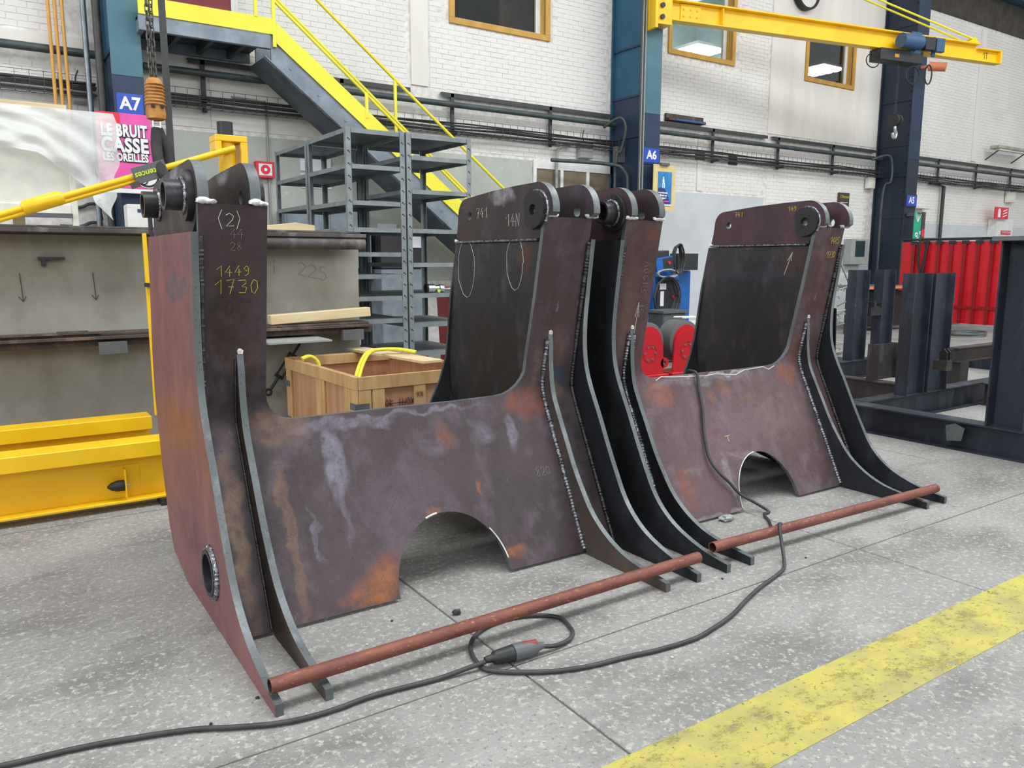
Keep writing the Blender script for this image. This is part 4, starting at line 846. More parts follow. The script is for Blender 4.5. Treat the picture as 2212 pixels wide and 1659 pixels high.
def fork_frame(X0, lab, arch, mats, hubs):
    r = empty('welded_frame', (X0+1.08, 3.6, 0), lab, 'steel frame', 'welded steel frames'); T = .03
    AL, AR, WD = .318, 1.80, 2.155
    # front plate: U at the top, arch at the bottom
    fr = .13; zb = .855
    o = [(.032, 1.83), (.032, 1.3), (.032, .87), (.032, .4), (.032, .015), (arch[0]-arch[1]-.0, .015)]
    o += [(arch[0]-arch[1]*math.cos(math.radians(a)), .015+arch[2]*math.sin(math.radians(a))) for a in range(8, 173, 8)]
    o += [(arch[0]+arch[1], .015), (WD-.032, .015), (WD-.032, .4), (WD-.032, .87), (WD-.032, 1.3), (WD-.032, 1.83), (AR, 1.83), (AR-.006, 1.4), (AR-.02, 1.1)]
    o += [(AR-.02-fr*1.5*(1-math.cos(math.radians(a))), zb+.15-.15*math.sin(math.radians(a))) for a in range(10, 91, 16)]
    o += [(1.3, zb-.003), (.9, zb), (.6, zb)]
    o += [(AL+fr*(1-math.sin(math.radians(a))), zb+fr*(1-math.cos(math.radians(a)))) for a in range(0, 91, 15)]
    o += [(AL, 1.3), (AL, 1.83)]
    MB().sheet(o, lambda u, v, w_: (X0+u, smoothprof(v)+w_, v), 0, .028, .075).build('front_plate', [mats[0], 'edge'], r, smooth=35); fp = [x for x in bpy.data.objects if x.parent == r][-1]; r['n'] = 1; PLATE[r.name] = fp
    # back plate
    def bprof(z): return lerp([(.1, 4.36), (.5, 4.5), (.9, 4.56), (1.71, 4.46)], z)
    b = [(.032, 1.70), (.032, .2), (WD-.032, .2), (WD-.032, 1.70), (AR+.03, 1.70), (AR, 1.36), (AR-.01, .97), (AR-.06, .82), (AR-.16, .65), (AR-.24, .56), (AR-.4, .52), (.72, .52), (.56, .56), (.48, .65), (AL+.1, .8), (AL, .97), (AL-.03, 1.36), (AL-.03, 1.70)]
    MB().sheet(b, lambda u, v, w_: (X0+u, bprof(v)+w_, v), 0, .02, .12).build('back_plate', ['mill', 'dark_edge'], r, smooth=35)
    # outer side plates
    back = [(4.46, 1.715), (4.53, 1.4), (4.58, 1.1), (4.59, .88), (4.52, .5), (4.42, .2), (4.33, .07), (3.98, .0)]
    fo = smoothpts([(a, b_, 0) for a, b_ in FIN_O], 3); fo = [(p.x, p.y) for p in fo]
    for k, (x, mt, em_) in enumerate(((0, mats[1], 'edge'), (WD-T, mats[2], 'edge'))):
        hole = [circ((3.46, .245), .088)] if k == 0 and hubs == 0 else []
        MB().prism(fo+[(2.6, 0)]+back[::-1], hole, lambda u, v, w_: (X0+w_, u, v), x, x+T, 0, 1).build('side_plate', [mt, em_], r, smooth=30)
    # inner ribs standing on the front plate
    fi = smoothpts([(a, b_, 0) for a, b_ in FIN_I], 3); fi = [(p.x, p.y) for p in fi]
    foot = [(2.6, 0), (3.205, 0)]+[(smoothprof(z)-.001, z) for z in (.1, .25, .4, .6, .75, .87, 1.0, 1.17)]
    for k, x in enumerate((.185, WD-.185-T-.03)):
        rb = MB().prism(fi+foot, [], lambda u, v, w_: (X0+w_, u, v), x, x+T, 0, 1).build('rib', [mats[3], 'edge'], r, smooth=30)
        MB().box(X0+x+.004, X0+x+T-.004, 3.575, 3.6, 1.185, 1.2).lump((X0+x+T/2, 3.59, 1.2), (.016, .02, .012), seed=k).build('weld_tip', 'white_weld', rb, smooth=60)
        for s_, sd in ((x-.006, 3), (x+T+.006, 4)):
            if hubs == 0 and k == 0: bead([(X0+s_, smoothprof(z)-.004, z) for z in (.03, .2, .5, .8, .9, 1.16)], .006, rb, mat='weld_dark', seed=sd)
            elif (k == 0) or s_ < x: bead([(X0+s_, smoothprof(z)-.006, z) for z in (.03, .2, .35, .5, .65, .8, .9, 1.0, 1.16)], .0145, rb, seed=sd+k)
    for s_, sd in ((T+.01, 5), (WD-T-.01, 6)): bead([(X0+s_, smoothprof(z)-.008, z) for z in (.03, .2, .4, .6, .8, .9, 1.1, 1.3, 1.5, 1.7)], .012, fp, mat='weld_dark', seed=sd)
    # arm boxes: inner side walls and top caps
    for k, (xi, xa, xb) in enumerate(((AL-.03, .032, AL-.032), (AR+.012, AR+.034, WD-.032))):
        wl = [(smoothprof(1.70)+.028, 1.70), (4.455, 1.70), (4.52, 1.4), (4.555, .95), (4.5, .5), (3.72, .5), (smoothprof(.87)+.032, .87), (smoothprof(1.3)+.03, 1.3)]
        bw = MB().prism(wl, [], lambda u, v, w_: (X0+w_, u, v), xi, xi+.02, 0, 1).build('box_wall', [mats[4], 'dark_edge'], r)
        MB().box(X0+xa, X0+xb, 3.53, 4.44, 1.702, 1.718).build('box_cap', 'dark_edge', r)
        ex = [AL-.072, .032] if k == 0 else [AR+.002, WD-.075]; EY = (.06 if hubs == 0 else .02) if k == 0 else 0
        for j, x in enumerate(ex):
            ye = [(3.55, 1.87), ]
            ear = [(3.53, 1.719), (3.42, 1.80)]+circ((3.55, 1.87), .150, 14, 205, 92)[::1]
            ear = [(3.53, 1.719), (3.503-EY, 1.78), (3.503-EY, 1.834), (3.43, 1.836)]+circ((3.55, 1.87), .148, 11, 186, 95)+[(3.75, 2.012), (4.0, 2.0), (4.3, 1.975)]+circ((4.3, 1.875), .10, 6, 85, 0)+[(4.41, 1.8), (4.43, 1.719)]
            ear = [(p[0], max(p[1], 1.719)) for p in ear]
            ep = MB().prism(ear, [circ((3.55, 1.87), .03, 16), circ((4.26, 1.868), .026, 16)], lambda u, v, w_: (X0+w_, u+EY, v), x, x+.045, 0, 1).build('ear_plate', [mats[5], 'edge'], r, smooth=30)
        # collar and hub on the face towards the window
        xin = ex[0]; side = -1 if k else 1
        hx = xin-.03 if k else xin+.046
        hd = MB().ring((X0+hx, 3.55+EY, 1.87), (1, 0, 0), .1, .03, .03, 32).build('hub_disc', 'hub', r, smooth=40)
        bead([(X0+hx+(.03 if k else 0), 3.55+EY+.104*math.cos(a*PI/10), 1.87+.104*math.sin(a*PI/10)) for a in range(-4, 13)], .008, hd)
        if k: WALL[r.name] = (bw, ep)
        for x in (xin+.02, ex[1]+.02):
            MB().lump((X0+x, 3.46, 1.842), (.03, .026, .014), j=.15, seed=int(x*100)).lump((X0+x+.025, 3.45, 1.838), (.025, .02, .01), seed=int(x*90)).build('white_filler', 'white_weld', r, smooth=60)
        bead([(X0+(xi-.002 if k else xi+.024), y, 1.712) for y in (3.55, 3.8, 4.1, 4.44)], .009, bw)
        MB().lump((X0+(xi if k else xi+.02), 4.43, 1.722), (.015, .03, .012), seed=9).build('white_filler', 'white_weld', r, smooth=60)
    # tubes on the outer left side
    x = X0+.032; EY = .06 if hubs == 0 else .02
    MB().ring((x-.028, 3.55+EY, 1.87), (1, 0, 0), .108, .05, .027, 36, mi_in=1).build('boss_flange', ['hub', 'black'], r, smooth=40)
    MB().ring((x-.105, 3.55+EY, 1.87), (1, 0, 0), .064, .05, .077, 36, mi_in=1).build('boss_tube', ['hub', 'black'], r, smooth=40)
    bead([(x-.03, 3.55+EY+.07*math.cos(a*PI/12), 1.87+.07*math.sin(a*PI/12)) for a in range(25)], .01, r)
    MB().ring((x-.075, 4.3, 1.868), (1, 0, 0), .064, .048, .074, 36, mi_in=1).build('boss_tube', ['hub', 'black'], r, smooth=40)
    bead([(x-.004, 4.3+.069*math.cos(a*PI/12), 1.868+.069*math.sin(a*PI/12)) for a in range(25)], .009, r)
    MB().box(X0+.04, X0+AL-.04, 3.72, 4.45, .55, .565).box(X0+AR+.04, X0+WD-.04, 3.72, 4.45, .55, .565).build('stiffener', 'mill', r)
    MB().box(X0+1.25, X0+AR-.05, 3.72, 4.46, .62, .64).build('cross_gusset', 'mill', r); bead([(X0+1.3, 4.45, .645), (X0+1.7, 4.45, .645)], .01, r)
    if hubs: return r
    MB().ring((X0-.022, 3.46, .245), (1, 0, 0), .105, .085, .26, 40, mi_in=1).build('lower_tube', ['hub', 'darkblue_steel'], r, smooth=40)
    bead([(X0-.004, 3.46+.112*math.cos(a*PI/14), .245+.112*math.sin(a*PI/14)) for a in range(29)], .012, r)
    bead([(X0-.012, 3.46+.106*math.cos(a*PI/14), .245+.106*math.sin(a*PI/14)) for a in range(29)], .007, r)
    return r
OR = (168, 98, 44); OR2 = (138, 72, 42); TN = (128, 100, 82); WH = (138, 134, 150); SO = (44, 32, 28); GR = (120, 118, 122); PU = (108, 92, 110)
# positions are local to the frame's centre line: x-1.08, y-3.6, z
def pt(x, z, rx, rz, c, k=.9, s=.4): return ((x-1.08, 0, z), (rx, 5, rz), c, k, s)
pf1 = [pt(.115, .42, .04, .42, (138, 110, 88), .97, .5), pt(.05, .5, .03, .7, (36, 33, 34), .8, .6), pt(.17, .6, .02, .5, (44, 40, 40), .7, .6), pt(.12, 1.0, .09, .2, (38, 34, 34), .8, .5), pt(.33, .36, .035, .36, TN, .95, .25), pt(.36, .83, .16, .10, TN, .9, .4), pt(.25, .55, .03, .5, (40, 36, 36), .8, .6), pt(.44, .33, .06, .3, (62, 52, 54), .6, .6), 
       pt(.66, .07, .15, .07, OR, .97, .45), pt(.74, .14, .09, .06, OR, .85, .5), pt(.80, .19, .07, .045, OR2, .9, .5), pt(1.05, .36, .045, .035, OR, .95, .3), pt(1.47, .09, .07, .04, OR, .8, .6), pt(1.8, .80, .19, .09, OR2, .98, .35), pt(1.22, .68, .06, .08, (160, 92, 48), .6, .6), pt(1.36, .40, .018, .05, OR, .8, .5),
       pt(.60, .66, .055, .15, WH, .95, .35), pt(.57, .55, .035, .09, WH, .8, .4), pt(.60, .44, .015, .18, WH, .7, .3), pt(.7, .8, .3, .03, WH, .8, .5), pt(1.1, .82, .4, .015, WH, .8, .5), pt(1.14, .64, .07, .06, WH, .45, .6), pt(1.62, .66, .04, .09, WH, .8, .4), pt(1.44, .68, .08, .06, WH, .55, .6),
       pt(.46, .34, .014, .12, WH, .7, .3), pt(.9, .35, .35, .25, PU, .6, .7), pt(.62, .3, .18, .2, (66, 52, 56), .6, .6), pt(.44, .62, .1, .14, (60, 44, 46), .8, .5),
       pt(.17, 1.5, .3, .5, (66, 46, 46), .7, .4), pt(1.96, 1.45, .3, .5, (74, 48, 48), .75, .4), pt(.16, 1.36, .09, .22, SO, .9, .5), pt(.22, 1.15, .06, .1, (92, 66, 52), .8, .6), pt(.05, 1.2, .03, .4, (30, 28, 30), .8, .6), pt(.24, 1.03, .2, .1, (42, 38, 38), .85, .5), pt(2.0, 1.12, .07, .12, TN, .7, .5), pt(2.03, .93, .06, .08, (60, 84, 108), .85, .4), pt(1.86, 1.0, .05, .12, (140, 116, 108), .7, .5), pt(2.02, .5, .1, .4, (36, 38, 42), .9, .4), pt(1.98, .85, .07, .05, TN, .8, .4), pt(.3, .82, .04, .03, (60, 46, 42), .7, .5)]
M['front1'] = steel('mill plate purple brown', (80, 67, 71), (60, 50, 52), (92, 80, 90), pf1, rough=.36, metal=.3, stretch=(1, 1, .6))
pf2 = [pt(.17, 1.45, .3, .5, (82, 52, 48), .85, .4), pt(1.96, 1.5, .3, .5, (76, 48, 48), .85, .4), pt(.44, .76, .13, .1, (156, 88, 52), .95, .4), pt(1.75, .79, .14, .08, (152, 92, 46), .95, .4), pt(1.05, .73, .06, .05, (146, 100, 58), .8, .5), pt(.9, .71, .05, .06, (160, 104, 66), .6, .6), pt(.45, .19, .07, .1, (146, 88, 54), .8, .5), pt(.46, .30, .09, .03, (146, 88, 62), .8, .5), pt(.56, .29, .08, .025, GR, .8, .4), pt(1.2, .67, .12, .02, (150, 110, 74), .6, .5),
       pt(.9, .815, .55, .035, (136, 132, 138), .9, .4), pt(1.0, .84, .4, .012, (190, 186, 182), .9, .4), pt(.85, .21, .035, .16, (160, 158, 156), .85, .4), pt(1.02, .335, .13, .03, (150, 148, 148), .85, .4), pt(.65, .02, .25, .02, (160, 158, 154), .9, .3), pt(1.8, .03, .35, .04, (112, 112, 114), .85, .4),
       pt(1.0, .5, .5, .25, (140, 108, 124), .6, .7), pt(1.5, .55, .3, .25, (132, 116, 106), .7, .7), pt(1.55, .22, .02, .07, (92, 72, 70), .7, .4), pt(.6, .5, .03, .15, (104, 78, 84), .6, .5), pt(1.93, .4, .1, .45, (70, 66, 72), .85, .5), pt(.16, 1.3, .06, .3, (128, 100, 84), .6, .6), pt(.07, .6, .1, .6, (40, 38, 40), .85, .5), pt(.27, 1.75, .06, .06, (130, 76, 44), .7, .5), pt(1.85, .95, .08, .12, (126, 66, 44), .8, .6)]
M['front2'] = steel('mill plate rose brown', (104, 82, 86), (84, 66, 68), (114, 98, 106), pf2, rough=.36, metal=.3, stretch=(1, 1, .6))
def ps(y, z, ry, rz, c, k=.9, s=.4): return ((-1.08, y-3.6, z), (5, ry, rz), c, k, s)
ps1 = [ps(3.95, .83, .6, .12, (160, 98, 52), .7, .7), ps(3.85, 1.48, .27, .07, (92, 96, 108), .95, .2), ps(3.6, 1.5, .06, 1.0, (96, 96, 106), .6, .6), ps(3.95, 1.62, .5, .1, (110, 80, 84), .5, .5), ps(3.9, .3, .5, .12, (92, 68, 74), .6, .6)]  # first patch puts the yellow beams' reflection into the plate colour
M['side1'] = steel('mill plate red purple', (136, 92, 92), (118, 80, 84), (146, 100, 92), ps1, rough=.42, metal=.25, stretch=(1, .8, .5), scratch=.1)
M['side2'] = steel('mill plate black blue', (40, 43, 49), (28, 30, 34), (52, 54, 60), rough=.45, metal=.3, scratch=.08)  # black-blue tone includes the shade between the two frames
M['rib1'] = steel('rib plate tan soot', (96, 80, 70), (62, 56, 54), (72, 70, 72), rough=.45, metal=.25, scratch=.1)
M['box1'] = steel('box wall black', (58, 58, 64), (44, 44, 48), (84, 84, 92), [((.9, .5, 1.3), (3, .25, .3), (78, 76, 84), .6, .6), ((.9, .08, 1.62), (3, .08, .09), (120, 72, 40), .7, .5)], rough=.36, metal=.3, scratch=.15)
M['box2'] = steel('box wall blue black', (60, 57, 61), (46, 43, 46), (86, 78, 84), [((.9, .4, 1.5), (3, .4, .05), (66, 72, 92), .9, .5), ((.9, .05, 1.6), (3, .12, .12), (100, 66, 44), .7, .5)], rough=.38, metal=.3, scratch=.15)
M['ear1'] = steel('ear plate', (66, 56, 58), (52, 48, 50), (78, 66, 76), [((.9, .3, 1.98), (3, .14, .06), (190, 188, 200), .9, .35)], rough=.42, metal=.3, scratch=.1)
M['ear2'] = steel('ear plate plum', (78, 56, 62), (58, 50, 53), (90, 62, 72), rough=.42, metal=.3, scratch=.1)
f1 = fork_frame(.735, 'left welded steel frame, marked 1449 and 1730', (1.105, .315, .325), ['front1', 'side1', 'side2', 'rib1', 'box1', 'ear1'], 0)
f2 = fork_frame(3.08, 'right welded steel frame, rosy plate with a cable draped over it', (1.155, .285, .315), ['front2', 'side2', 'side2', 'side2', 'box2', 'ear2'], 1)
def on_front(X0, x, z, d=.0015): return lambda u, v: (X0+x+u, smoothprof(z+v)-d, z+v)
hand('(2)', on_front(.735, .10, 1.74), .055, 'chalk', PLATE[f1.name], .0015); hand('1449', on_front(.735, .10, 1.53), .045, 'chalk_yellow', PLATE[f1.name], .0013, sp=.85); hand('1730', on_front(.735, .09, 1.455), .06, 'chalk_yellow', PLATE[f1.name], .0013, sp=.85)
hand('44', on_front(.735, .16, 1.69), .04, 'chalk_faint', PLATE[f1.name], .001); hand('28', on_front(.735, .16, 1.64), .035, 'chalk_faint', PLATE[f1.name], .001)
hand('820', on_front(.735, 1.72, .42), .045, 'chalk_faint', PLATE[f1.name], .0014); hand('1485', on_front(3.08, 1.98, 1.72), .045, 'chalk_yellow', PLATE[f2.name], .0013, sp=.6); hand('1730', on_front(3.08, 1.97, 1.62), .045, 'chalk_yellow', PLATE[f2.name], .0013, sp=.6)
def vfn(X0, x, z, d=.0015): return lambda u, v: (X0+x-v*.9, smoothprof(z+u)-d, z+u)
hand('SFLS190V', vfn(3.08, .27, 1.28), .05, 'chalk_faint', PLATE[f2.name], .0016, sp=.8); hand('>', lambda u, v: (3.08+.21+u*.5, smoothprof(1.35-v)-.0015, 1.35-v), .09, 'chalk', f2, .0018)
hand('T', lambda u, v: (3.08+.9+u*3, smoothprof(.42+v)-.0015, .42+v), .035, 'wood', PLATE[f2.name], .002)
def onwall(X0, xx, y, z): return lambda u, v: (X0+xx-.0015, y-u*1.0, z+v)
hand('o', onwall(.735, 1.812, 4.42, 1.45), .2, 'chalk', f1, .0016); hand('o', onwall(.735, 1.812, 3.86, 1.5), .17, 'chalk', PLATE[f1.name], .0015)
hand('741', onwall(.735, 1.802, 4.18, 1.85), .06, 'chalk', f1, .0015); hand('14N', onwall(.735, 1.802, 3.86, 1.79), .07, 'chalk', f1, .0015)
hand('741', onwall(3.08, 1.802, 4.2, 1.93), .035, 'chalk_yellow', f2, .0015); hand('149', onwall(3.08, 1.802, 3.72, 1.95), .035, 'chalk_yellow', f2, .0015)
hand('>', lambda u, v: (3.08+1.8105, 3.68-u*.8-(-v)*.35, 1.66-v*.9+.0), .07, 'chalk', f2, .0022)
for a0, a1, fr_, q, X_, c_ in ((96, 108, f1, .005, .735+1.105, (.315, .325)), (10, 40, f1, .0035, .735+1.105, (.315, .325)), (95, 178, f2, .0035, 3.08+1.155, (.285, .315))):
    MB().tube([(X_+(c_[0]+.004)*math.cos(math.radians(a0+(a1-a0)*i/12)), smoothprof(.015+c_[1]*math.sin(math.radians(a0+(a1-a0)*i/12)))-.001, .019+c_[1]*math.sin(math.radians(a0+(a1-a0)*i/12))) for i in range(13)], q, 5).build('bright_edge_mark', 'white_weld', PLATE[fr_.name])
# white grinding mark along the window edge of the right frame
MB().tube([(3.08+x, smoothprof(z)-.0012, z) for x, z in ((.45, .84), (.5, .86), (.62, .85), (.9, .835), (1.0, .84), (1.2, .82), (1.3, .845), (1.5, .852), (1.55, .83), (1.62, .85))], .004, 5).build('paint_mark', 'chalk', f2)

# ------------------------------------------------------------------ pipes and cables on the floor
def redpipe(p, q, lab):
    p = Vector(p); q = Vector(q); d = (q-p).normalized(); L_ = (q-p).length
    return MB().ring(p, d, .0285, .0245, L_, 28, mi_in=1).build('steel_tube', ['pipe_red', 'pipe_in'], None, lab, 'tube', 'rusty red tubes', smooth=40)
redpipe((.735, 2.655, .092), (2.945, 2.675, .092), 'rusty red tube lying across the feet of the left frame')
redpipe((3.10, 2.72, .098), (5.20, 2.66, .094), 'rusty red tube lying across the feet of the right frame')
def cable(pts, lab, rr=.0095): return MB().tube(smoothpts(pts, 7), rr, 10).build('power_cable', 'cable', None, lab, 'cable', smooth=60)
z = .0105
cable([(-.9, 2.95, z), (-.4, 2.87, z), (-.08, 2.80, z), (.176, 2.76, z), (.449, 2.678, z), (.6, 2.6, z), (.75, 2.535, z), (.9, 2.515, z), (1.062, 2.523, z), (1.2, 2.51, z), (1.338, 2.495, z), (1.45, 2.485, .02), (1.53, 2.473, .03)], 'black cable running from the lower left corner to the connector')
cable([(1.80, 2.45, .028), (1.852, 2.445, .018), (1.93, 2.46, z), (1.99, 2.5, z), (2.02, 2.56, z), (2.036, 2.65, z), (1.98, 2.72, z), (1.88, 2.765, z), (1.77, 2.77, z), (1.68, 2.745, z), (1.60, 2.69, z), (1.541, 2.599, z), (1.517, 2.49, z), (1.535, 2.43, z), (1.62, 2.36, z), (1.74, 2.29, z), (1.88, 2.245, z), (2.04, 2.221, z), (2.2, 2.19, z), (2.392, 2.176, z), (2.54, 2.20, z), (2.697, 2.239, z), (2.88, 2.31, z), (3.051, 2.37, z), (3.2, 2.41, z), (3.317, 2.445, z), (3.40, 2.49, z), (3.50, 2.58, .05), (3.57, 2.66, .135), (3.62, 2.69, .138), (3.70, 2.77, .09), (3.80, 2.88, .02), (3.92, 3.0, z), (4.0, 3.10, z), (4.07, 3.12, .012), (4.02, 3.19, .06), (3.93, 3.24, .12), (3.86, 3.27, .2), (3.80, 3.31, .27), (3.77, 3.37, .36), (3.80, 3.443, .5), (3.85, 3.512, .64), (3.88, 3.58, .78), (3.89, 3.605, .85), (3.885, 3.64, .872), (3.88, 3.70, .84), (3.88, 3.72, .6)], 'black cable looping on the floor and climbing over the right frame')
r = empty('cable_connector', (1.66, 2.46, 0), 'grey and red plug joined to a socket on the floor', 'connector')
a = Vector((1.53, 2.475, .036)); b = Vector((1.80, 2.45, .034)); d = b-a
MB().tube([a, a+d*.12, a+d*.15, a+d*.45], .03, 18, rads=[.013, .017, .027, .034]).build('plug', 'machine_dark', r, smooth=40); MB().tube([a+d*.46, a+d*.72, a+d*.85, a+d*.9, b], .03, 18, rads=[.036, .034, .028, .018, .013]).build('socket', 'benchgrey', r, smooth=40)
MB().tube([a+d*.62+Vector((0, 0, .016)), a+d*.86+Vector((0, 0, .014))], .02, 10).build('red_housing', 'darkred', r, smooth=50)
M['greybox2'] = M['greybox']
MB().lump((1.68, 2.96, .012), (.022, .018, .012), seed=21).build('slag_lump', 'machine_dark', None, 'small black slag lump on the floor before the left arch', 'debris')
m = MB(); rd = random.Random(8)
m.lump((3.74, 3.17, .016), (.05, .035, .015), seed=31, j=.4).build('crumpled_tape', 'greybox', None, 'crumpled clear tape scrap under the right frame', 'litter')
for k in range(16):
    x, y = rd.uniform(.2, 5.5), rd.uniform(2.0, 3.1)
    o = MB().lump((x, y, .0035), (rd.uniform(.004, .009), rd.uniform(.004, .008), .0035), seed=k).build('grit', 'chalk' if k % 2 else 'machine_dark', None, ('pale' if k % 2 else 'black')+' tiny chip lying loose on the concrete floor', 'debris', ('pale' if k % 2 else 'black')+' chips on the floor')

# ------------------------------------------------------------------ upper jib arm
r = empty('wall_jib_crane', (11.0, 11.3, 6.0), 'yellow swinging jib crane marked 1T, mounted high on column A6', 'crane', rz=math.atan2(-1.785, 8.553), local=True)
def jb(n, *a, mat='yellow'): return MB().box(*a).build(n, mat, r, bevel=.003)
LJ = 8.82
jb('bottom_flange', 0, LJ, -.1, .1, 0, .02); jb('web', 0, 8.1, -.006, .006, .02, .34); jb('web', 8.1, LJ, -.006, .006, .02, .26)
jb('top_flange', 0, 8.1, -.12, .12, .34, .37); jb('top_flange', 8.1, LJ, -.1, .1, .26, .28); jb('splice_plate', .3, .75, -.03, -.007, .04, .33); jb('end_stop', LJ-.05, LJ, -.1, .1, .02, .26); jb('stiffener', 1.2, 1.22, -.1, -.007, .03, .33)
for i in range(6): MB().cyl((.37+.15*(i % 3), -.05, .12+.12*(i//3)), (.37+.15*(i % 3), -.03, .12+.12*(i//3)), .022, n=8).build('bolt', 'yellow', r)
jb('hinge_plate', -.3, .02, -.18, .1, -.12, .4); jb('column_bracket', -.36, -.3, -.22, .2, -.2, 1.4); 
for z in (0, .2, .35): MB().cyl((-.2, -.19, z), (-.2, -.22, z), .045, n=12).build('hinge_bolt', 'machine_dark', r)
MB().prism([(7.75, .371), (8.1, .371), (7.95, .5)], [], lambda u, v, w_: (u, w_, v), -.08, .08).build('rod_lug', 'yellow', r)
for y, e in ((-.07, 7.9), (.07, 7.6)): MB().cyl((e, y, .45), (-.1, y, 1.85 if y < 0 else 1.86), .02, n=10).build('tie_rod', 'stair_yellow', r, smooth=50)
hand('1T', lambda u, v: (8.3+u, -.009, .09+v), .13, 'ink', r, .006)
t_ = empty('hoist_trolley', (16.8, 10.2, 5.85), 'blue electric chain hoist trolley on the yellow jib arm', 'hoist', rz=math.atan2(-1.785, 8.553), local=True)
t_.location = (11.0+6.25*.979, 11.3-6.25*.2043, 6.03)
def tb(n, *a, mat='machine_blue', bev=.01): return MB().box(*a).build(n, mat, t_, bevel=bev)
M['hoist_blue'] = plain('dirty hoist blue', (52, 88, 124), .5)
tb('side_plate', -.28, .02, -.17, -.14, -.08, .36, mat='hoist_blue'); tb('side_plate', .32, .4, -.2, -.14, -.1, .3, mat='hoist_blue'); tb('side_plate', -.2, .35, .14, .17, -.08, .3, mat='hoist_blue')
MB().cyl((-.68, -.26, .12), (-.14, -.26, .12), .15, n=20).build('motor', 'hoist_blue', t_, smooth=40); tb('drive_box', .02, .3, -.28, -.15, .0, .26, mat='machine_dark'); tb('end_box', .32, .55, -.3, -.2, -.02, .26, mat='hoist_blue')
tb('hoist_body', -1.1, .1, -.16, .16, -.27, -.03, mat='machine_dark'); tb('yellow_label', -.72, -.6, -.17, -.161, -.2, -.13, mat='amber', bev=0)
MB().tube([(-1.25+.18*math.cos(a*PI/8), -.1, -.3+.14*math.sin(a*PI/8)) for a in range(17)], .012, 6).build('cable_loop', 'black', t_); MB().tube([(-.1+.2*math.cos(a*PI/8), -.1, -.5+.18*math.sin(a*PI/8)) for a in range(17)], .02, 6).build('cable_loop', 'black', t_); MB().tube([(.35+.1*math.cos(a*PI/8), -.1, -.45+.2*math.sin(a*PI/8)) for a in range(17)], .016, 6).build('cable_loop', 'black', t_)
h_ = empty('crane_hook', (16.73, 10.1, 4.25), 'small black hook block with a bright hook in front of column A5', 'hook')
MB().cyl((16.55, 10.05, 4.58), (16.62, 10.05, 4.58), .13, n=20).cyl((16.66, 10.05, 4.58), (16.73, 10.05, 4.58), .13, n=20).build('pulley_block', 'machine_dark', h_, smooth=40)
MB().tube(smoothpts([(16.65, 10.05, 4.47), (16.66, 10.05, 4.38), (16.72, 10.05, 4.31), (16.68, 10.05, 4.22), (16.6, 10.05, 4.24), (16.58, 10.05, 4.32)], 4), .03, 8).build('hook', 'chrome', h_, smooth=60)
MB().tube([(16.65, 10.05, 4.7), (16.65, 10.05, 5.8)], .006, 6).tube([(16.6, 10.05, 4.7), (16.6, 10.05, 5.8)], .006, 6).build('chain', 'machine_dark', h_)
MB().cyl((20.0, 11.3, 6.36), (20.15, 10.95, 6.30), .11, n=16).cyl((20.0, 11.3, 6.36), (20.0, 11.49, 6.36), .04).build('warning_light', 'orange_lamp', None, 'orange lamp sticking out behind column A5', 'lamp', smooth=40)

# ------------------------------------------------------------------ dark beam structure at the right
def hbeam(r, name, p, q, h, b, side, mat='darkblue_steel', tf=.014, tw=.01):
    """H section from p to q; 'side' is the direction of the section's depth h"""
    p = Vector(p); q = Vector(q); d = (q-p).normalized(); s_ = Vector(side).normalized(); t_ = d.cross(s_).normalized()
    m = MB()
    def slab(c, hw, ht):
        vs = []
        for e in (p, q):
            for i, j in ((-1, -1), (1, -1), (1, 1), (-1, 1)): vs.append(e+s_*c+s_*(i*hw)+t_*(j*ht))
        m.add(vs, [(0, 1, 2, 3), (7, 6, 5, 4), (0, 4, 5, 1), (1, 5, 6, 2), (2, 6, 7, 3), (3, 7, 4, 0)])
    slab(h/2-tf/2, tf/2, b/2); slab(-h/2+tf/2, tf/2, b/2); slab(0, h/2-tf, tw/2)
    return m.build(name, mat, r)
r = empty('beam_structure', (8.5, 4.5, 0), 'large dark welded beam structure at the right edge', 'steel structure')
zc = .125
hbeam(r, 'base_beam', (6.9, 2.2, zc), (6.9, 4.45, zc), .25, .2, (0, 0, 1)); hbeam(r, 'base_beam', (7.02, 4.4, zc), (14.4, 4.4, zc), .25, .16, (0, 0, 1)); hbeam(r, 'base_beam', (7.01, 3.1, zc), (13, 3.1, zc), .25, .16, (0, 0, 1), 'brown_steel')
hbeam(r, 'base_beam', (8.3, 6.35, zc), (14.4, 6.35, zc), .25, .16, (0, 0, 1)); hbeam(r, 'base_beam', (8.4, 4.49, zc), (8.4, 6.26, zc), .25, .16, (0, 0, 1), 'brown_steel'); hbeam(r, 'base_beam', (12.4, 4.49, zc), (12.4, 6.26, zc), .25, .16, (0, 0, 1)); hbeam(r, 'base_beam', (9.3, 3.19, zc), (9.3, 4.31, zc), .25, .16, (0, 0, 1), 'brown_steel')
hbeam(r, 'rail_beam', (9.9, 5.0, .45), (14.2, 5.0, .45), .18, .14, (0, 0, 1), 'brown_steel')
for x in (9.95, 13.9): MB().box(x, x+.2, 4.92, 5.08, 0, .36).build('stub_post', 'brown_steel', r)
hbeam(r, 'post', (7.81, 4.35, .25), (7.81, 4.35, 1.475), .32, .13, (1, 0, 0)); hbeam(r, 'post', (8.22, 4.35, .25), (8.22, 4.35, 1.475), .38, .13, (1, 0, 0))
MB().box(8.02, 8.12, 4.1, 4.24, .5, .6).build('gusset', 'brown_steel', r)
for x in (8.05, 8.11): MB().prism([(4.12, .6), (4.2, .6), (4.2, .68), (4.16, .72), (4.12, .68)], [], lambda u, v, w_: (w_, u, v), x, x+.015).build('lug', 'mill', r)
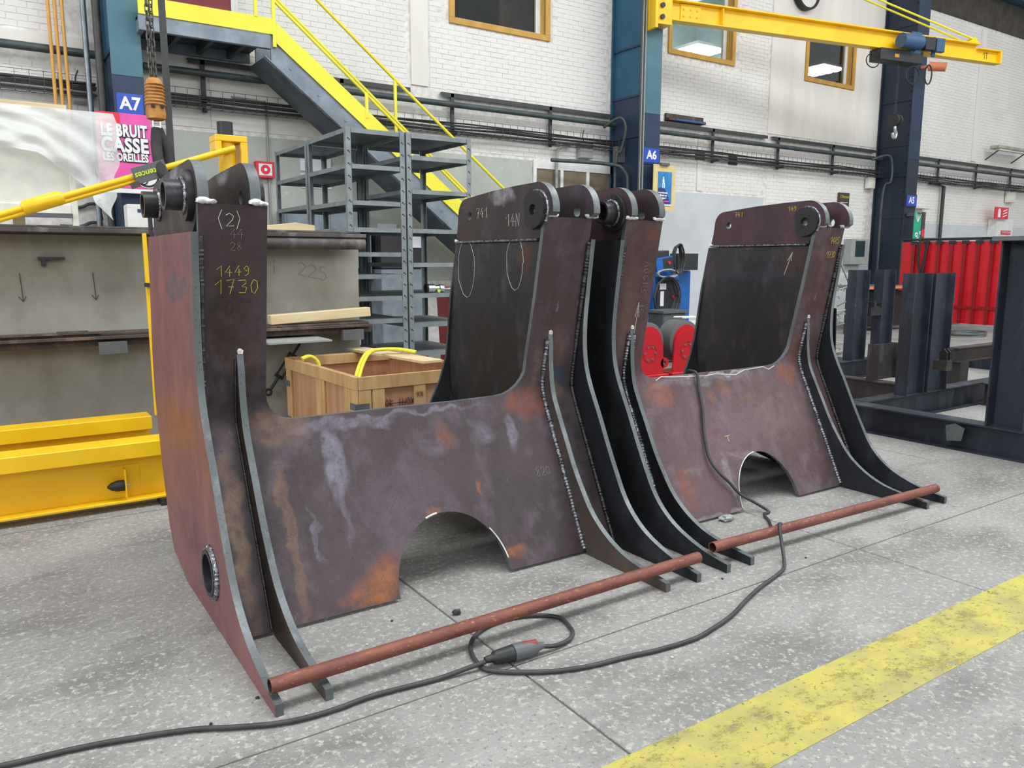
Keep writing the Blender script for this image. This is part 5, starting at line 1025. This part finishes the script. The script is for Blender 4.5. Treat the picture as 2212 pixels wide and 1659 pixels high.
hbeam(r, 'post', (9.93, 6.35, .25), (9.93, 6.35, 1.475), .3, .14, (1, 0, 0)); hbeam(r, 'post', (10.56, 6.35, .25), (10.56, 6.35, 1.475), .3, .14, (1, 0, 0))
MB().box(10.1, 10.38, 6.25, 6.4, .85, .98).build('cross_bar', 'mill', r); MB().box(10.12, 10.18, 6.22, 6.3, .98, 1.04).box(10.3, 10.36, 6.22, 6.3, .98, 1.04).build('saddle', 'mill', r)
hbeam(r, 'post', (8.57, 5.1, .25), (8.57, 5.1, .66), .44, .14, (1, 0, 0), 'brown_steel')
hbeam(r, 'post', (6.93, 2.98, .251), (6.93, 2.98, 1.755), .3, .26, (0, 1, 0))
MB().box(6.7, 7.3, 2.3, 3.16, 1.756, 1.79).build('top_plate', 'benchgrey', r); MB().prism([(2.75, 1.74), (2.55, 1.74), (2.82, 1.5)], [], lambda u, v, w_: (w_, u, v), 6.85, 6.87).build('knee_plate', 'benchgrey', r)
MB().prism([(3.3, .09), (3.42, .07), (3.44, .2), (3.36, .23), (3.28, .2)], [], lambda u, v, w_: (w_, u, v), 6.793, 6.797).build('ground_patch', 'edge', r)
hbeam(r, 'brace', (9.2, 6.2, .2), (9.0, 6.1, 1.0), .08, .08, (1, 0, 0), 'mill')

# red welding curtain
r = empty('welding_screen', (18.9, 9.8, 0), 'red strip welding curtain on a black frame', 'screen')
ya, yb_ = 11.0, 8.3
MB().cyl((18.9, ya, 2.1), (18.9, yb_, 2.1), .03, n=10).cyl((18.9, ya, 0), (18.9, ya, 2.1), .03, n=10).cyl((18.9, yb_, 0), (18.9, yb_, 2.1), .03, n=10).build('frame', 'machine_dark', r)
ns = 9
for i in range(ns):
    a = ya-(ya-yb_)*i/ns; b = ya-(ya-yb_)*(i+1)/ns-.05
    m = MB(); pts = [(a-.0, 18.88+.015*(i % 2)), ((a+b)/2, 18.86+.015*(i % 2)), (b, 18.88+.015*(i % 2))]
    for k in range(2):
        (y0, x0), (y1, x1) = pts[k], pts[k+1]; m.add([(x0, y0, .16), (x1, y1, .16), (x1, y1, 2.04), (x0, y0, 2.04), (x0+.004, y0, .16), (x1+.004, y1, .16), (x1+.004, y1, 2.04), (x0+.004, y0, 2.04)], [(0, 1, 2, 3), (7, 6, 5, 4), (0, 4, 5, 1), (3, 2, 6, 7)])
    m.build('strip', 'curtain', r); MB().box(18.84, 18.852, b-.02, b+.05, .16, 2.04).build('overlap', 'curtain_dark', r)
    MB().box(18.835, 18.85, b-.08, b+.08, 1.98, 2.06).build('hanger', 'machine_dark', r)
MB().box(18.835, 18.85, ya, yb_, .5, .56).build('cross_strap', 'curtain_dark', r)
MB().tube(smoothpts([(18.8, 10.5, 2.12), (18.78, 10.5, 1.6), (18.78, 10.4, 1.3), (18.78, 10.35, 1.6), (18.8, 10.3, 2.12)], 5), .03, 8).build('hanging_strap', 'slingblack', None, 'dark strap hung over the red welding curtain', 'strap', smooth=60)
MB().tube([(17.5+.4*math.cos(a*PI/8)*(1+a*.01), 8.6+.35*math.sin(a*PI/8), .02+.002*a) for a in range(40)], .02, 6).build('hose_coil', 'benchgrey', None, 'grey hose coiled on the floor under the red curtain', 'hose')
r = empty('cable_reel', (20.6, 10.8, .9), 'large black cable reel between column A5 and the red curtain', 'reel')
MB().ring((20.3, 10.6, 1.5), (1, .2, 0), .45, .1, .3, 28).build('drum', 'reel_dark', r, smooth=40); MB().box(20.2, 20.8, 10.4, 10.9, 0, 1.06).build('stand', 'benchgrey', r)

# rotators
def rotator(x, y, lab):
    r = empty('welding_rotator', (x, y, 0), lab, 'rotator', 'red welding rotators')
    MB().tube([(x, y-.06, .68), (x, y-.05, .68), (x, y+.16, .68), (x, y+.17, .68)], .24, 36, rads=[.225, .24, .24, .225]).build('tyre', 'tyre', r, smooth=40)
    MB().cyl((x, y-.075, .68), (x, y-.061, .68), .195, n=32).build('wheel_disc', 'red', r)
    MB().prism(circ((x-.01, .62), .2, 16, 0, 180)+[(x-.23, .34), (x+.21, .34)], [], lambda u, v, w_: (u, w_, v), y-.10, y-.08).build('side_cheek', 'red', r)
    for a in range(6): MB().cyl((x-.01+.08*math.cos(a*PI/3), y-.112, .58+.08*math.sin(a*PI/3)), (x-.01+.08*math.cos(a*PI/3), y-.101, .58+.08*math.sin(a*PI/3)), .013, n=8).build('bolt', 'chrome', r)
    MB().ring((x-.01, y-.104, .58), (0, 1, 0), .105, .1, .003, 24).build('cover_ring', 'darkred', r)
    MB().box(x-.26, x+.26, y-.13, y+.2, .3, .339).box(x-.22, x+.22, y-.1, y+.17, 0, .299).build('base', 'red', r, bevel=.004)
    MB().ring((x+.22, y-.1, .46), (0, 1, 0), .06, .025, .02, 20).build('lifting_eye', 'red', r)
rotator(6.10, 6.45, 'left red welding rotator seen through the right frame gap'); rotator(6.68, 6.45, 'right red welding rotator seen through the right frame gap'); rotator(6.75, 7.5, 'rear red welding rotator behind the pair')

# welding machines
def welder(x, y, w_, z1, lab, face=True, txt=''):
    r = empty('welding_machine', (x+w_/2, y, 0), lab, 'welding machine', 'blue welding machines')
    MB().box(x, x+w_, y, y+.9, .15, z1).build('case', 'machine_blue', r, bevel=.02)
    if face:
        MB().box(x+.05, x+w_-.05, y-.03, y-.001, z1-.75, z1-.05).build('front_panel', 'machine_dark', r, bevel=.01); FPN = [q for q in bpy.data.objects if q.parent == r and q.name.startswith('front_panel')][0]
        MB().box(x+.0, x+w_, y-.035, y-.001, z1-.85, z1-.78).build('blue_stripe', 'machine_blue', r)
        for (dx, dz, c_) in ((.42, .35, 'post_red'), (.3, .62, 'machine_dark'), (.45, .62, 'post_red'), (.3, .9, 'post_red'), (.45, .9, 'post_red')): MB().cyl((x+dx, y-.06, z1-dz), (x+dx, y-.031, z1-dz), .03, n=12).build('knob', c_, FPN)
        MB().box(x+.12, x+.2, y-.034, y-.0305, z1-.5, z1-.25).box(x+.1, x+.25, y-.034, y-.0305, z1-.22, z1-.12).build('label', 'paper', FPN)
    for dx in (.1, w_-.1): MB().cyl((x+dx-.03, y+.1, .09), (x+dx+.03, y+.1, .09), .09, n=14).cyl((x+dx-.03, y+.75, .09), (x+dx+.03, y+.75, .09), .09, n=14).build('castor', 'black', r)
    return r
welder(9.45, 9.8, .6, 1.33, 'blue welding machine with a dark control panel'); welder(8.75, 10.3, .6, 1.25, 'blue welding machine at the left of the group', False); welder(10.15, 10.2, .6, 1.42, 'brighter blue welding machine at the right of the group', False)
r = empty('wire_feeder', (9.4, 9.9, 1.36), 'black wire feeder with blue control face tilted on top', 'wire feeder')
MB().bar((9.0, 10.0, 1.52), (9.75, 9.9, 1.62), .35, .3).build('case', 'machine_dark', r, bevel=.01); MB().bar((9.42, 9.75, 1.52), (9.78, 9.71, 1.57), .05, .22).build('control_face', 'machine_blue', r, bevel=.005); MB().bar((9.56, 9.72, 1.54), (9.76, 9.69, 1.57), .03, .17).build('dark_panel', 'machine_dark', r); MB().cyl((9.66, 9.69, 1.56), (9.66, 9.66, 1.56), .025, n=10).build('knob', 'post_red', r)
MB().bar((9.1, 9.95, 1.7), (9.2, 9.95, 1.75), .08, .06).build('handle', 'machine_dark', r)
MB().box(10.2, 10.7, 10.0, 10.2, 1.43, 1.72).build('gauge_panel', 'machine_dark', None, 'black panel with round gauges beside the wire feeder', 'panel')
def coil(c, rx, rz, n, lab, mat='cable', turns=5, tilt=0):
    m = MB()
    for k in range(turns):
        rr = random.Random(k+n); a0 = rr.uniform(0, 1)
        m.tube([(c[0]+rx*(1+.05*k)*math.cos(2*PI*i/20)+rr.uniform(-.01, .01), c[1]-.02*k, c[2]+rz*(1+.04*k)*math.sin(2*PI*i/20)) for i in range(21)], .014, 6)
    return m.build('cable_coil', mat, None, lab, 'cable', 'coils of welding cable')
coil((9.62, 9.72, .98), .25, .3, 1, 'black cable coil hanging over the front of the welding machine'); coil((9.9, 9.75, 1.62), .1, .22, 2, 'cable bundle looped over the wire feeder'); coil((9.65, 9.74, 1.38), .2, .06, 3, 'pale cable bundle lying on the welding machine', 'greybox', 4)
r = empty('waste_bin', (8.5, 8.9, 0), 'dark grey plastic bin behind the red rotators', 'bin'); MB().prism([(8.85, 0), (9.25, 0), (9.3, .78), (8.8, .78)], [], lambda u, v, w_: (u, w_, v), 8.9, 9.3).build('body', 'benchgrey', r, bevel=.02); MB().box(8.77, 9.33, 8.87, 9.33, .78, .82).build('rim', 'benchgrey', r)
r = empty('waste_bin', (8.0, 9.3, 0), 'small grey bin at the left of the dark bin', 'bin'); MB().prism([(8.1, 0), (8.45, 0), (8.5, .85), (8.05, .85)], [], lambda u, v, w_: (u, w_, v), 9.3, 9.6).build('body', 'benchgrey', r, bevel=.02); MB().box(8.03, 8.52, 9.28, 9.62, .85, .88).build('rim', 'benchgrey', r)
MB().cyl((8.3, 8.9, 0), (8.3, 8.9, .85), .13, n=20).build('gas_canister', 'machine_blue', None, 'bright blue cylinder standing among the bins', 'cylinder', smooth=40)
r = empty('parts_tray', (9.0, 8.5, 0), 'white metal tray with a wire basket behind the rotators', 'tray'); MB().box(8.75, 9.15, 8.4, 8.6, .5, .68).build('tray', 'white', r, bevel=.005); MB().box(8.8, 9.1, 8.42, 8.58, 0, .5).build('pedestal', 'benchgrey', r); MB().tube([(8.7, 8.4, .75), (9.15, 8.4, .74), (9.15, 8.6, .74), (8.72, 8.6, .75)], .012, 6).build('wire_basket', 'white', r)

# bench by column A5
r = empty('workbench', (16.8, 10.6, 0), 'bench with an orange edge in front of column A5', 'bench')
MB().box(15.6, 18.4, 10.2, 11.2, .98, 1.03).build('top', 'benchgrey', r); MB().box(15.6, 18.4, 10.17, 10.2, .97, 1.03).build('orange_edge', 'orange_lamp', r)
for x in (15.7, 18.2): MB().box(x, x+.08, 10.25, 10.33, 0, .98).box(x, x+.08, 11.05, 11.13, 0, .98).build('leg', 'machine_dark', r)
MB().box(16.9, 18.15, 10.3, 11.0, .1, .9).build('drawer_unit', 'machine_dark', r)
MB().box(16.2, 16.8, 10.5, 10.9, 1.2, 1.32).build('bench_lamp', 'white', None, 'white topped lamp over the bench in front of column A5', 'lamp'); 
MB().bar((16.4, 10.7, 1.04), (15.8, 10.6, 1.6), .03, .03).build('lamp_arm', 'greybox', None, 'jointed grey lamp arm above the bench', 'lamp arm')
r = empty('control_box', (15.2, 12.1, 1.4), 'green screened control box on the wall behind the bench', 'control box'); MB().box(18.6, 19.3, 12.15, 12.38, 1.5, 2.15).build('case', 'greybox', r, bevel=.01); MB().box(18.75, 19.15, 12.14, 12.149, 1.7, 2.1).build('screen', 'green_dark', r)
m = MB(); rd = random.Random(11)
for k in range(60):
    a = rd.uniform(0, 6.28); y = 7.6+rd.uniform(-.35, .35); z0 = rd.uniform(.1, 1.25); x = 10.9+rd.uniform(-.3, .3)
    m.tube([(x+.25*math.cos(a), y, z0), (x, y-.1, z0+.04), (x-.25*math.cos(a), y+.1, z0+rd.uniform(-.1, .1))], .011, 5)
m.build('scrap_wire_heap', 'greybox', None, 'tangled heap of grey scrap wire behind the right frame', 'scrap', kind='stuff')
MB().box(10.5, 11.3, 7.2, 8.0, .0, .08).build('pallet_base', 'machine_dark', None, 'dark pallet under the scrap wire heap', 'pallet')
